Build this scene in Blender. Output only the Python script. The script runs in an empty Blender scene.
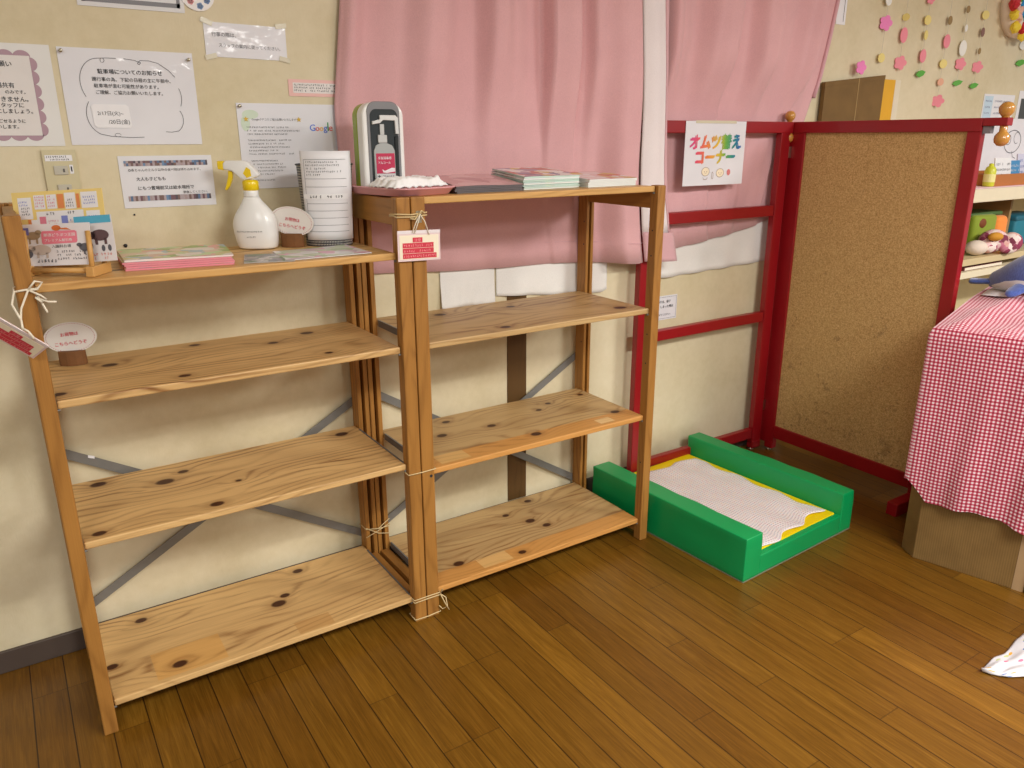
import bpy, bmesh, math, random
from mathutils import Vector, Matrix, noise as mnoise
R = math.radians
rnd = random.Random(7)
scene = bpy.context.scene
COL = scene.collection

# ------------------------------------------------------------------ helpers
def link(o):
    COL.objects.link(o); return o
def tag(o, label=None, cat=None, group=None, kind=None):
    if label: o['label'] = label
    if cat: o['category'] = cat
    if group: o['group'] = group
    if kind: o['kind'] = kind
    return o
def empty(name, loc, rz=0.0, label=None, cat=None, group=None):
    o = bpy.data.objects.new(name, None); link(o)
    o.empty_display_size = 0.05
    o.location = loc; o.rotation_euler = (0, 0, rz)
    return tag(o, label, cat, group)
def copy_tree(o, parent=None):
    c = o.copy(); COL.objects.link(c)
    if parent is not None:
        c.parent = parent; c.matrix_parent_inverse = Matrix()
    for ch in list(o.children):
        copy_tree(ch, c)
    return c

class MB:
    """collects shapes, builds ONE mesh object"""
    def __init__(s): s.v = []; s.f = []; s.uv = None
    def add(s, vs, fs):
        n = len(s.v); s.v += [tuple(p) for p in vs]; s.f += [tuple(i + n for i in f) for f in fs]; return s
    def box(s, x0, x1, y0, y1, z0, z1, M=None):
        vs = [(x, y, z) for z in (z0, z1) for y in (y0, y1) for x in (x0, x1)]
        if M is not None: vs = [M @ Vector(p) for p in vs]
        return s.add(vs, [(0,2,3,1),(4,5,7,6),(0,1,5,4),(2,6,7,3),(0,4,6,2),(1,3,7,5)])
    def bar(s, a, b, w, t, up=(0,0,1)):
        """flat bar from a to b, width w (in the plane spanned by up), thickness t"""
        a = Vector(a); b = Vector(b); d = (b-a).normalized(); u = Vector(up)
        n = d.cross(u).normalized(); u = n.cross(d).normalized()
        vs = []
        for p in (a, b):
            for i, j in ((-1,-1),(1,-1),(1,1),(-1,1)):
                vs.append(p + u*(i*w/2) + n*(j*t/2))
        return s.add(vs, [(0,1,2,3),(7,6,5,4),(0,4,5,1),(1,5,6,2),(2,6,7,3),(3,7,4,0)])
    def tube(s, pts, r, n=8, closed=False):
        pts = [Vector(p) for p in pts]; m = len(pts); rings = []
        prev = None
        for i, p in enumerate(pts):
            if closed: d = pts[(i+1) % m] - pts[i-1]
            else: d = pts[min(i+1, m-1)] - pts[max(i-1, 0)]
            d = d.normalized() if d.length > 1e-9 else Vector((0,0,1))
            ref = prev if prev is not None and abs(prev.dot(d)) < .95 else (Vector((0,0,1)) if abs(d.z) < .9 else Vector((1,0,0)))
            a = (ref - d*ref.dot(d)).normalized(); b = d.cross(a); prev = a
            rr = r[i] if isinstance(r, (list, tuple)) else r
            rings.append([p + a*(rr*math.cos(2*math.pi*k/n)) + b*(rr*math.sin(2*math.pi*k/n)) for k in range(n)])
        vs = [q for ring in rings for q in ring]; fs = []
        for i in range(m if closed else m-1):
            j = (i+1) % m
            for k in range(n):
                l = (k+1) % n
                fs.append((i*n+k, i*n+l, j*n+l, j*n+k))
        if not closed:
            fs.append(tuple(range(n))[::-1]); fs.append(tuple((m-1)*n+k for k in range(n)))
        return s.add(vs, fs)
    def loft(s, rings, cap=True):
        n = len(rings[0]); vs = [q for ring in rings for q in ring]; fs = []
        for i in range(len(rings)-1):
            for k in range(n):
                l = (k+1) % n
                fs.append((i*n+k, i*n+l, (i+1)*n+l, (i+1)*n+k))
        if cap:
            fs.append(tuple(range(n))[::-1]); fs.append(tuple((len(rings)-1)*n+k for k in range(n)))
        return s.add(vs, fs)
    def lathe(s, prof, c=(0,0,0), n=24, sx=1, sy=1, M=None):
        rings = []
        for r, z in prof:
            ring = [Vector((c[0]+sx*r*math.cos(2*math.pi*k/n), c[1]+sy*r*math.sin(2*math.pi*k/n), c[2]+z)) for k in range(n)]
            if M is not None: ring = [M @ q for q in ring]
            rings.append(ring)
        return s.loft(rings)
    def sphere(s, c, r, n=16, m=10, sx=1, sy=1, sz=1):
        prof = []
        for i in range(m+1):
            a = math.pi*i/m
            prof.append((max(r*math.sin(a), 1e-4), -r*sz*math.cos(a)))
        return s.lathe(prof, c, n, sx, sy)
    def prism(s, poly, y0, y1, M=None):
        """polygon in (x,z) extruded along y"""
        n = len(poly)
        vs = [(x, y0, z) for x, z in poly] + [(x, y1, z) for x, z in poly]
        if M is not None: vs = [M @ Vector(p) for p in vs]
        fs = [tuple(range(n)), tuple(range(n, 2*n))[::-1]]
        for k in range(n):
            l = (k+1) % n
            fs.append((k, k+n, l+n, l))
        return s.add(vs, fs)
    def plate(s, poly, z0, z1, M=None):
        """polygon in (x,y) extruded along z"""
        n = len(poly)
        vs = [(x, y, z0) for x, y in poly] + [(x, y, z1) for x, y in poly]
        if M is not None: vs = [M @ Vector(p) for p in vs]
        fs = [tuple(range(n))[::-1], tuple(range(n, 2*n))]
        for k in range(n):
            l = (k+1) % n
            fs.append((k, l, l+n, k+n))
        return s.add(vs, fs)
    def grid(s, fn, nu, nv):
        vs = [fn(i/nu, j/nv) for j in range(nv+1) for i in range(nu+1)]
        fs = [(j*(nu+1)+i, j*(nu+1)+i+1, (j+1)*(nu+1)+i+1, (j+1)*(nu+1)+i) for j in range(nv) for i in range(nu)]
        return s.add(vs, fs)
    def build(s, name, mat, parent=None, smooth=False, bevel=0, solid=0, subd=0, segs=2, uvs=None):
        me = bpy.data.meshes.new(name); me.from_pydata(s.v, [], s.f); me.validate()
        if uvs is not None:
            lay = me.uv_layers.new(name='UVMap')
            for lp in me.loops: lay.data[lp.index].uv = uvs[lp.vertex_index]
        bm = bmesh.new(); bm.from_mesh(me)
        bmesh.ops.recalc_face_normals(bm, faces=bm.faces); bm.to_mesh(me); bm.free()
        me.materials.append(mat)
        if smooth:
            for p in me.polygons: p.use_smooth = True
        o = bpy.data.objects.new(name, me); link(o)
        if parent is not None: o.parent = parent
        if solid:
            m = o.modifiers.new('solid', 'SOLIDIFY'); m.thickness = solid; m.offset = 0
        if bevel:
            m = o.modifiers.new('bev', 'BEVEL'); m.width = bevel; m.segments = segs; m.limit_method = 'ANGLE'; m.angle_limit = R(35)
            m.harden_normals = False
        if subd:
            m = o.modifiers.new('sub', 'SUBSURF'); m.levels = subd; m.render_levels = subd
        return o

def bx(name, mat, parent, x0, x1, y0, y1, z0, z1, bevel=0.0015, **k):
    return MB().box(x0, x1, y0, y1, z0, z1).build(name, mat, parent, bevel=bevel, **k)
def interp(pts, x):
    """smooth (cosine) interpolation through control points"""
    if x <= pts[0][0]: return pts[0][1]
    for (a, ya), (b, yb) in zip(pts, pts[1:]):
        if x <= b:
            t = (x-a)/(b-a); t = t*t*(3-2*t)
            return ya + (yb-ya)*t
    return pts[-1][1]
def lin(pts, x):
    if x <= pts[0][0]: return pts[0][1]
    for (a, ya), (b, yb) in zip(pts, pts[1:]):
        if x <= b: return ya + (yb-ya)*(x-a)/(b-a)
    return pts[-1][1]

# ------------------------------------------------------------------ materials
def srgb(r, g, b):
    f = lambda c: (c/255/12.92) if c/255 <= .04045 else ((c/255+.055)/1.055)**2.4
    return (f(r), f(g), f(b), 1)
class NT:
    def __init__(s, name):
        s.m = bpy.data.materials.new(name); s.m.use_nodes = True
        s.t = s.m.node_tree; s.n = s.t.nodes; s.l = s.t.links
        s.p = s.n['Principled BSDF']
    def node(s, kind, **kw):
        nd = s.n.new(kind)
        for k, v in kw.items(): setattr(nd, k, v)
        return nd
    def set(s, nd, key, v):
        if hasattr(v, 'bl_idname') or isinstance(v, bpy.types.NodeSocket): s.l.new(v, nd.inputs[key])
        else: nd.inputs[key].default_value = v
    def math(s, op, a, b=0.0, c=None, clamp=False):
        nd = s.node('ShaderNodeMath', operation=op); nd.use_clamp = clamp
        s.set(nd, 0, a); s.set(nd, 1, b)
        if c is not None: s.set(nd, 2, c)
        return nd.outputs[0]
    def vmath(s, op, a, b=None):
        nd = s.node('ShaderNodeVectorMath', operation=op)
        s.set(nd, 0, a)
        if b is not None: s.set(nd, 1, b)
        return nd.outputs['Value'] if op == 'LENGTH' else nd.outputs[0]
    def coord(s, which='Object'): return s.node('ShaderNodeTexCoord').outputs[which]
    def sep(s, v):
        nd = s.node('ShaderNodeSeparateXYZ'); s.l.new(v, nd.inputs[0]); return nd.outputs
    def comb(s, x, y, z=0.0):
        nd = s.node('ShaderNodeCombineXYZ'); s.set(nd, 0, x); s.set(nd, 1, y); s.set(nd, 2, z); return nd.outputs[0]
    def noise(s, v, scale, detail=3.0, rough=.5, dist=0.0):
        nd = s.node('ShaderNodeTexNoise'); s.l.new(v, nd.inputs['Vector'])
        nd.inputs['Scale'].default_value = scale; nd.inputs['Detail'].default_value = detail
        nd.inputs['Roughness'].default_value = rough; nd.inputs['Distortion'].default_value = dist
        return nd.outputs['Fac']
    def white(s, v):
        nd = s.node('ShaderNodeTexWhiteNoise', noise_dimensions='3D'); s.l.new(v, nd.inputs['Vector']); return nd.outputs['Value']
    def ramp(s, f, stops, interp='LINEAR'):
        nd = s.node('ShaderNodeValToRGB'); nd.color_ramp.interpolation = interp
        e = nd.color_ramp.elements
        while len(e) < len(stops): e.new(.5)
        for el, (p, c) in zip(e, stops):
            el.position = p; el.color = c if len(c) == 4 else (*c, 1)
        s.l.new(f, nd.inputs[0]); return nd.outputs[0]
    def mix(s, f, a, b, mode='MIX'):
        nd = s.node('ShaderNodeMix', data_type='RGBA', blend_type=mode)
        s.set(nd, 0, f); s.set(nd, 6, a); s.set(nd, 7, b); return nd.outputs[2]
    def bump(s, h, strength=.3, dist=.01):
        nd = s.node('ShaderNodeBump'); s.l.new(h, nd.inputs['Height'])
        nd.inputs['Strength'].default_value = strength; nd.inputs['Distance'].default_value = dist
        s.l.new(nd.outputs[0], s.p.inputs['Normal'])
    def col(s, c): s.set(s.p, 'Base Color', c)
    def rough(s, r): s.set(s.p, 'Roughness', r)

_cache = {}
def plain(name, c, rough=.5, metal=0.0, coat=0.0, vary=.06, scale=18, sheen=0.0):
    """a single colour with a faint procedural unevenness"""
    key = (name, c)
    if key in _cache: return _cache[key]
    t = NT(name); v = t.coord()
    n = t.noise(v, scale, 3)
    f = t.math('MULTIPLY_ADD', n, 2*vary, 1-vary)
    hsv = t.node('ShaderNodeHueSaturation'); hsv.inputs['Color'].default_value = c; t.l.new(f, hsv.inputs['Value'])
    t.col(hsv.outputs[0]); t.rough(rough)
    t.p.inputs['Metallic'].default_value = metal
    t.p.inputs['Coat Weight'].default_value = coat
    t.p.inputs['Coat Roughness'].default_value = .12
    if sheen: t.p.inputs['Sheen Weight'].default_value = sheen
    _cache[key] = t.m; return t.m

def mat_wall():
    t = NT('cream_vinyl_wallpaper'); v = t.coord()
    big = t.noise(v, 3.5, 5, .6); fine = t.noise(v, 40, 4, .7)
    f = t.math('ADD', t.math('MULTIPLY', big, .7), t.math('MULTIPLY', fine, .3))
    c = t.ramp(f, [(.3, srgb(206, 193, 155)), (.5, srgb(217, 205, 171)), (.7, srgb(225, 214, 183))])
    t.col(c); t.rough(.62)
    st = t.vmath('MULTIPLY', v, (220, 220, 60))
    t.bump(t.noise(st, 1, 2), .15, .002)
    return t.m

def mat_floor():
    t = NT('oak_strip_flooring'); v = t.coord(); s = t.sep(v)
    px = t.math('DIVIDE', t.math('SUBTRACT', s[0], .02), .08)
    k = t.math('FLOOR', px); fx = t.math('FRACT', px)
    kk = t.math('FRACT', t.math('MULTIPLY', k, .5)); quarter = t.math('FRACT', t.math('MULTIPLY', t.math('FLOOR', t.math('MULTIPLY', k, .5)), .5))
    off = t.math('ADD', kk, t.math('MULTIPLY', quarter, .5))
    hsh = t.white(t.comb(k, 3.7, 1.0))
    step = t.math('MULTIPLY', t.math('FLOOR', t.math('MULTIPLY', hsh, 2.99)), .5)
    py = t.math('DIVIDE', t.math('ADD', t.math('ADD', s[1], .002), t.math('MULTIPLY', t.math('ADD', off, step), 1.0)), 1.0)
    j = t.math('FLOOR', py); fy = t.math('FRACT', py)
    rn = t.white(t.comb(k, j, 5.0)); rn2 = t.white(t.comb(k, j, 9.0))
    gv = t.comb(t.math('ADD', t.math('MULTIPLY', s[0], 55), t.math('MULTIPLY', rn, 40)), t.math('ADD', t.math('MULTIPLY', s[1], 3.2), t.math('MULTIPLY', rn2, 30)), 0.0)
    g = t.noise(gv, 1.0, 6, .7, 1.6)
    fib = t.noise(t.comb(t.math('MULTIPLY', s[0], 420), t.math('MULTIPLY', s[1], 9), rn), 1, 2)
    f = t.math('ADD', t.math('MULTIPLY', g, .62), t.math('MULTIPLY', fib, .38))
    c = t.ramp(f, [(.22, srgb(78, 50, 12)), (.45, srgb(112, 78, 20)), (.57, srgb(130, 93, 29)), (.76, srgb(160, 119, 48))])
    tone = t.ramp(rn, [(0, srgb(222, 206, 186)), (.4, srgb(238, 228, 212)), (.8, srgb(250, 242, 226)), (.86, (1.0, .95, .86, 1)), (1, (1.28, 1.2, 1.0, 1))])
    c = t.mix(1.0, c, tone, 'MULTIPLY')
    blotch = t.noise(v, 1.6, 3)
    c = t.mix(t.math('MULTIPLY', blotch, .35), c, srgb(104, 72, 22))
    ex = t.math('MINIMUM', fx, t.math('SUBTRACT', 1.0, fx))
    ey = t.math('MULTIPLY', t.math('MINIMUM', fy, t.math('SUBTRACT', 1.0, fy)), 12.5)
    gx = t.math('LESS_THAN', ex, .017); gap = t.math('MAXIMUM', gx, t.math('MULTIPLY', t.math('LESS_THAN', ey, .02), .45))
    c = t.mix(gap, c, srgb(46, 26, 8))
    t.col(c)
    t.rough(t.math('MULTIPLY_ADD', g, .2, .24))
    t.p.inputs['Specular IOR Level'].default_value = .4
    t.bump(t.math('SUBTRACT', t.math('MULTIPLY', f, .25), gap), .25, .002)
    return t.m

def mat_pine(name, base, dark, knots=(), patches=(), edge=None, along=0, seed=0.0, contrast=1.0):
    """pine board: grain along axis `along`, explicit knots (x,y,size), colour patches (x0,x1,y0,y1,colour)"""
    t = NT(name); v = t.coord(); s = t.sep(v)
    A = s[along]; B = s[1 if along == 0 else 0]; Cc = s[2 if along != 2 else 1]
    row = t.math('FLOOR', t.math('DIVIDE', B, .078)); rr = t.white(t.comb(row, seed, 2.0))
    wob = t.noise(t.comb(t.math('MULTIPLY', A, 1.5), t.math('MULTIPLY', B, 4.5), t.math('ADD', t.math('MULTIPLY', Cc, 5), t.math('ADD', seed, t.math('MULTIPLY', rr, 9)))), 1, 1.5)
    wob2 = t.noise(t.comb(t.math('MULTIPLY', A, 14), t.math('MULTIPLY', B, 50), seed), 1, 2)
    phase = t.math('ADD', t.math('MULTIPLY', B, 190), t.math('MULTIPLY', wob, 62))
    phase = t.math('ADD', phase, t.math('MULTIPLY', wob2, 2.2))
    phase = t.math('ADD', phase, t.math('MULTIPLY', Cc, 300))
    dmin = None
    for i, (kx, ky, ks) in enumerate(knots):
        d = t.vmath('LENGTH', t.vmath('MULTIPLY', t.vmath('SUBTRACT', t.comb(s[0], s[1], 0.0), (kx, ky, 0)), (1/(ks*1.35), 1/ks, 0)))
        dmin = d if dmin is None else t.math('MINIMUM', dmin, d)
    if dmin is not None:
        phase = t.math('ADD', phase, t.math('DIVIDE', 20.0, t.math('ADD', 1.0, t.math('MULTIPLY', dmin, .4))))
    ring = t.math('MULTIPLY_ADD', t.math('SINE', phase), .5, .5)
    ring = t.math('POWER', ring, 3.5)
    fib = t.noise(t.comb(t.math('MULTIPLY', A, 8), t.math('MULTIPLY', B, 420), t.math('MULTIPLY', Cc, 420)), 1, 2)
    big = t.noise(t.comb(t.math('MULTIPLY', A, 3), t.math('MULTIPLY', B, 22), t.math('ADD', t.math('MULTIPLY', Cc, 12), seed*3)), 1, 3)
    mid = t.noise(t.comb(t.math('MULTIPLY', A, 5), t.math('MULTIPLY', B, 60), t.math('ADD', t.math('MULTIPLY', Cc, 40), seed)), 1, 2)
    zone = t.math('MULTIPLY', t.math('SUBTRACT', t.noise(t.comb(t.math('MULTIPLY', A, 1.8), t.math('MULTIPLY', B, 13), t.math('ADD', seed, 4.0)), 1, 2), .32, clamp=True), 2.6)
    f = t.math('ADD', t.math('MULTIPLY', t.math('MULTIPLY', ring, t.math('MULTIPLY', mid, zone)), 1.05*contrast), t.math('MULTIPLY', big, .42*contrast))
    f = t.math('ADD', f, t.math('MULTIPLY', t.math('SUBTRACT', fib, .5), .35))
    f = t.math('ADD', f, t.math('MULTIPLY', t.math('SUBTRACT', rr, .5), .20))
    c = t.ramp(f, [(.14, base), (.95, dark)])
    for (x0, x1, y0, y1, pc) in patches:
        m = t.math('MULTIPLY', t.math('MULTIPLY', t.math('GREATER_THAN', s[0], x0), t.math('LESS_THAN', s[0], x1)),
                   t.math('MULTIPLY', t.math('GREATER_THAN', s[1], y0), t.math('LESS_THAN', s[1], y1)))
        c = t.mix(t.math('MULTIPLY', m, .8), c, t.mix(f, pc, t.mix(.55, pc, dark)))
    if dmin is not None:
        halo = t.math('MULTIPLY', t.math('SUBTRACT', 1.0, t.math('DIVIDE', dmin, 2.4), clamp=True), .55)
        c = t.mix(halo, c, dark)
        kn = t.math('MULTIPLY', t.math('SUBTRACT', 1.05, dmin), 3.0, clamp=True)
        c = t.mix(kn, c, srgb(70, 36, 16))
    t.col(c); t.rough(.45); t.p.inputs['Specular IOR Level'].default_value = .35
    t.bump(f, .08, .001)
    return t.m

PINE = srgb(222, 183, 122); PINE_D = srgb(124, 76, 30)
POST = srgb(172, 121, 57); POST_D = srgb(110, 68, 23)
def mat_fabric(name, c, c2, weave=700, bump=.12, rough=.85, sheen=.25, trans=0.0):
    t = NT(name); v = t.coord(); s = t.sep(v)
    n = t.noise(t.comb(t.math('MULTIPLY', s[0], weave), t.math('MULTIPLY', s[1], weave*.2), t.math('MULTIPLY', s[2], weave*.35)), 1, 2)
    big = t.noise(v, 7, 3)
    f = t.math('ADD', t.math('MULTIPLY', n, .6), t.math('MULTIPLY', big, .4))
    t.col(t.ramp(f, [(.3, c2), (.7, c)])); t.rough(rough)
    t.p.inputs['Sheen Weight'].default_value = sheen
    t.p.inputs['Sheen Roughness'].default_value = .5
    t.bump(n, bump, .001)
    if trans: t.p.inputs['Subsurface Weight'].default_value = trans
    return t.m

M = {}
M['wall'] = mat_wall()
M['floor'] = mat_floor()
M['baseboard'] = plain('dark_vinyl_baseboard', srgb(78, 66, 58), .5)
M['trim'] = mat_pine('dark_brown_trim', srgb(92, 66, 34), srgb(60, 40, 18), along=2, contrast=.6)
M['post'] = mat_pine('stained_pine_post', POST, POST_D, along=2, seed=3.0)
M['rail'] = mat_pine('stained_pine_rail', POST, POST_D, along=1, seed=8.0)
M['steel'] = plain('galvanised_steel', srgb(126, 126, 122), .38, metal=.25, vary=.1, scale=60)
M['steel_dark'] = plain('grey_metal_strip', srgb(112, 114, 116), .35, metal=.3)
M['pink'] = mat_fabric('dusty_pink_curtain', srgb(228, 180, 181), srgb(210, 161, 164))
M['pink_hem'] = mat_fabric('pale_pink_hem', srgb(220, 176, 180), srgb(205, 158, 164))
M['lining'] = mat_fabric('white_curtain_lining', srgb(240, 232, 230), srgb(228, 218, 218))
M['sheer'] = mat_fabric('white_sheer_curtain', srgb(240, 238, 232), srgb(224, 222, 216))
M['red'] = plain('red_lacquered_wood', srgb(146, 13, 22), .38, coat=.15, vary=.08)
def mat_cork():
    t = NT('cork_board'); v = t.coord()
    f = t.noise(v, 190, 4, .75); sp = t.noise(v, 520, 2, .6); big = t.noise(v, 5, 3)
    c = t.ramp(f, [(.3, srgb(140, 108, 58)), (.45, srgb(186, 150, 92)), (.58, srgb(206, 170, 112)), (.72, srgb(224, 192, 136))])
    c = t.mix(t.math('MULTIPLY', t.math('LESS_THAN', sp, .36), .35), c, srgb(110, 74, 36))
    # darker patches and flecks, more of them towards the foot of the board
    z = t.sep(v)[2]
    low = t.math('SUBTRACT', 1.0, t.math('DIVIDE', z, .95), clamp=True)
    dark_patch = t.math('MULTIPLY', t.math('GREATER_THAN', t.math('ADD', t.noise(v, 16, 6, .8), t.math('MULTIPLY', low, .10)), .66), .35)
    c = t.mix(dark_patch, c, srgb(86, 56, 24))
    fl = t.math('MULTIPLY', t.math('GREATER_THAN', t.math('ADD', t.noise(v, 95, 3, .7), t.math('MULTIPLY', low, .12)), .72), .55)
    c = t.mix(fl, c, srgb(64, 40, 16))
    t.col(c); t.rough(.9); t.bump(f, .25, .002); return t.m
M['cork'] = mat_cork()
M['knobwood'] = plain('varnished_knob_wood', srgb(196, 140, 62), .28, coat=.5)
M['chrome'] = plain('hinge_metal', srgb(190, 182, 160), .3, metal=1.0)
M['green'] = plain('green_vinyl', srgb(0, 156, 84), .42, coat=.05, vary=.08, scale=7)
M['yellow'] = plain('yellow_vinyl', srgb(246, 216, 0), .45)
M['paper'] = plain('white_paper', srgb(236, 236, 238), .5, vary=.02)
def mat_laminate(name, c):
    t = NT(name); v = t.coord(); n = t.noise(v, 9, 2)
    t.col(t.ramp(n, [(.3, c), (.7, tuple(min(1, x*1.06) for x in c[:3]) + (1,))])); t.rough(.45)
    t.p.inputs['Coat Weight'].default_value = .6; t.p.inputs['Coat Roughness'].default_value = .08
    b = t.node('ShaderNodeBump'); t.l.new(t.noise(v, 22, 2), b.inputs['Height'])
    b.inputs['Strength'].default_value = .5; b.inputs['Distance'].default_value = .006
    t.l.new(b.outputs[0], t.p.inputs['Coat Normal']); return t.m
M['lam'] = mat_laminate('laminated_white_paper', srgb(224, 224, 228))
M['lamgrey'] = mat_laminate('laminated_greyish_paper', srgb(226, 226, 222))
M['ink'] = plain('black_ink', srgb(38, 38, 42), .6, vary=0)
M['inkgrey'] = plain('grey_ink', srgb(92, 92, 98), .6, vary=0)
M['inkred'] = plain('red_ink', srgb(206, 44, 66), .6, vary=0)
M['film'] = plain('clear_film_edge', srgb(214, 206, 178), .25, coat=.5)
def P(name, r, g, b, rough=.5, **k): return plain(name, srgb(r, g, b), rough, **k)

# ------------------------------------------------------------------ camera
f_px, yaw, pitch, roll = 774.093, 0.5802, 0.3078, -0.0029
CAM = Vector((-0.0115, -1.8249, 1.3825))
fw = Vector((math.sin(yaw)*math.cos(pitch), math.cos(yaw)*math.cos(pitch), -math.sin(pitch)))
rt = Vector((math.cos(yaw), -math.sin(yaw), 0)); up = rt.cross(fw)
rt, up = math.cos(roll)*rt + math.sin(roll)*up, -math.sin(roll)*rt + math.cos(roll)*up
cam = bpy.data.cameras.new('camera'); cam.sensor_width = 36; cam.lens = 36*f_px/1024; cam.clip_start = .02
co = bpy.data.objects.new('camera', cam); link(co)
mx = Matrix((( rt.x, up.x, -fw.x, CAM.x), (rt.y, up.y, -fw.y, CAM.y), (rt.z, up.z, -fw.z, CAM.z), (0,0,0,1)))
co.matrix_world = mx; scene.camera = co

# ------------------------------------------------------------------ room
WY = .418
tag(MB().box(-3.2, 6.4, -5.0, WY+.1, -.1, 0).build('floor', M['floor']), kind='structure')
tag(MB().box(-3.2, 6.4, WY, WY+.1, 0, 2.55).build('wall_back', M['wall']), kind='structure')
tag(MB().box(-3.2, 6.4, WY-.010, WY, 0, .066).build('baseboard_back', M['baseboard'], bevel=.003), kind='structure')
tag(MB().box(1.437, 1.520, WY-.003, WY, .067, 2.3).build('trim_1', M['trim'], bevel=.002), kind='structure')
tag(MB().box(-3.2, 6.4, -5.0, WY+.1, 2.55, 2.62).build('ceiling', P('ceiling_white', 235, 232, 222, .8)), kind='structure')
for x, z in ((.26, 1.119), (.405, 1.259)):
    pass

# ------------------------------------------------------------------ lettering
def text_mesh(txt, bold=0.0):
    cu = bpy.data.curves.new('t', 'FONT'); cu.body = txt; cu.size = 1; cu.resolution_u = 3
    ob = bpy.data.objects.new('t', cu); COL.objects.link(ob)
    dg = bpy.context.evaluated_depsgraph_get()
    me = bpy.data.meshes.new_from_object(ob.evaluated_get(dg))
    vs = [tuple(v.co) for v in me.vertices]; fs = [tuple(p.vertices) for p in me.polygons]
    bpy.data.objects.remove(ob); bpy.data.curves.remove(cu); bpy.data.meshes.remove(me)
    return vs, fs
class Ink:
    """flat lettering in a sheet's own (x,z) plane, y = -lift"""
    def __init__(s, lift=.0022): s.m = MB(); s.y = -lift
    def text(s, txt, x, z, w, bold=.012, hmax=None, tilt=0.0, align='L'):
        vs, fs = text_mesh(txt, bold)
        if not vs: return s
        x0 = min(v[0] for v in vs); x1 = max(v[0] for v in vs)
        k = w/(x1-x0); ct, st = math.cos(tilt), math.sin(tilt)
        out = []
        for a, b, c in vs:
            px = (a-x0)*k; pz = b*k
            if hmax: pz = b*hmax
            out.append((x + px*ct - pz*st, s.y, z + px*st + pz*ct))
        s.m.add(out, fs)
        if bold > .009:                              # heavier strokes: the same outline once more, a hair to the right and up
            d = bold*k*1.3; s.m.add([(a+d, b-.00006, c+d*.5) for a, b, c in out], fs)
        s.y -= .00012
        return s
    def scrib(s, x, z, w, h, seed=0, density=.72, tilt=0.0):
        """blurred small print: too small to read in the photograph"""
        r = random.Random(seed); px = 0.0
        while px < w - h*.3:
            cw = h*r.uniform(.55, .95)
            if r.random() < .9:
                for _ in range(3):
                    a = px + r.uniform(0, cw*.4); b = min(a + cw*r.uniform(.2, .6), w); q = r.uniform(0, h*.75)
                    hh = h*r.uniform(.1, .25)
                    s.rect(x+a, z+q, b-a, hh)
                a = px + cw*r.uniform(.2, .6); s.rect(x+a, z+h*.05, h*.13, h*.85)
            px += cw + h*.12
        return s
    def rect(s, x, z, w, h, dy=0.0):
        s.m.add([(x, s.y-dy, z), (x+w, s.y-dy, z), (x+w, s.y-dy, z+h), (x, s.y-dy, z+h)], [(0,1,2,3)]); return s
    def poly(s, pts, dy=0.0):
        s.m.add([(x, s.y-dy, z) for x, z in pts], [tuple(range(len(pts)))]); return s
    def disc(s, x, z, rx, rz=None, n=20, dy=0.0, a0=0, a1=360):
        rz = rz or rx
        return s.poly([(x+rx*math.cos(R(a0+(a1-a0)*k/n)), z+rz*math.sin(R(a0+(a1-a0)*k/n))) for k in range(n if a1-a0 >= 360 else n+1)], dy)
    def line(s, pts, w):
        for (a, b), (c, d) in zip(pts, pts[1:]):
            L = math.hypot(c-a, d-b)
            if L < 1e-6: continue
            nx, nz = -(d-b)/L*w/2, (c-a)/L*w/2
            s.poly([(a+nx, b+nz), (a-nx, b-nz), (c-nx, d-nz), (c+nx, d+nz)])
        return s
    def build(s, name, mat, parent):
        me = bpy.data.meshes.new(name); me.from_pydata(s.m.v, [], s.m.f); me.materials.append(mat)
        o = bpy.data.objects.new(name, me); link(o); o.parent = parent; return o

def sheet(name, label, cat, x0, z0, w, h, mat, Y=WY, tilt=0.0, t=.0012, group=None, curl=0.0, outline=None, yaw=0.0):
    """a sheet of paper on the wall: local x to the right, z up, front face at y=-t"""
    m = MB()
    if outline: m.prism(outline, -t, 0)
    else:
        nx, nz = 6, 6
        def front(u, v, y): return (u*w, y - curl*((2*u-1)**4 + (2*v-1)**4), v*h)
        m.grid(lambda u, v: front(u, v, -t), nx, nz); m.grid(lambda u, v: front(u, v, 0), nx, nz)
        n = (nx+1)*(nz+1); edge = [i for i in range(nx)] + [nx+(nx+1)*j for j in range(nz)] + [nz*(nx+1)+nx-i for i in range(nx)] + [(nx+1)*(nz-j) for j in range(nz)]
        for a, b in zip(edge, edge[1:]+edge[:1]): m.f.append((a, b, b+n, a+n))
    o = m.build(name, mat)
    o.location = (x0, Y-.0008, z0); o.rotation_euler = (0, -tilt, yaw)
    return tag(o, label, cat, group)
def mat_strip():
    t = NT('photo_strip_print'); s_ = t.sep(t.coord('Object'))
    r_ = t.white(t.comb(t.math('FLOOR', t.math('MULTIPLY', s_[0], 176)), t.math('FLOOR', t.math('MULTIPLY', s_[2], 9)), 4.0))
    n_ = t.noise(t.coord('Object'), 420, 2)
    c = t.ramp(r_, [(0, srgb(120,84,92)), (.15, srgb(186,166,166)), (.3, srgb(84,74,84)), (.42, srgb(156,136,130)), (.55, srgb(90,122,160)), (.66, srgb(128,100,92)), (.78, srgb(190,176,180)), (.9, srgb(110,150,190))], 'CONSTANT')
    t.col(t.mix(t.math('MULTIPLY', n_, .5), c, srgb(90, 78, 82))); t.rough(.5); return t.m
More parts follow.
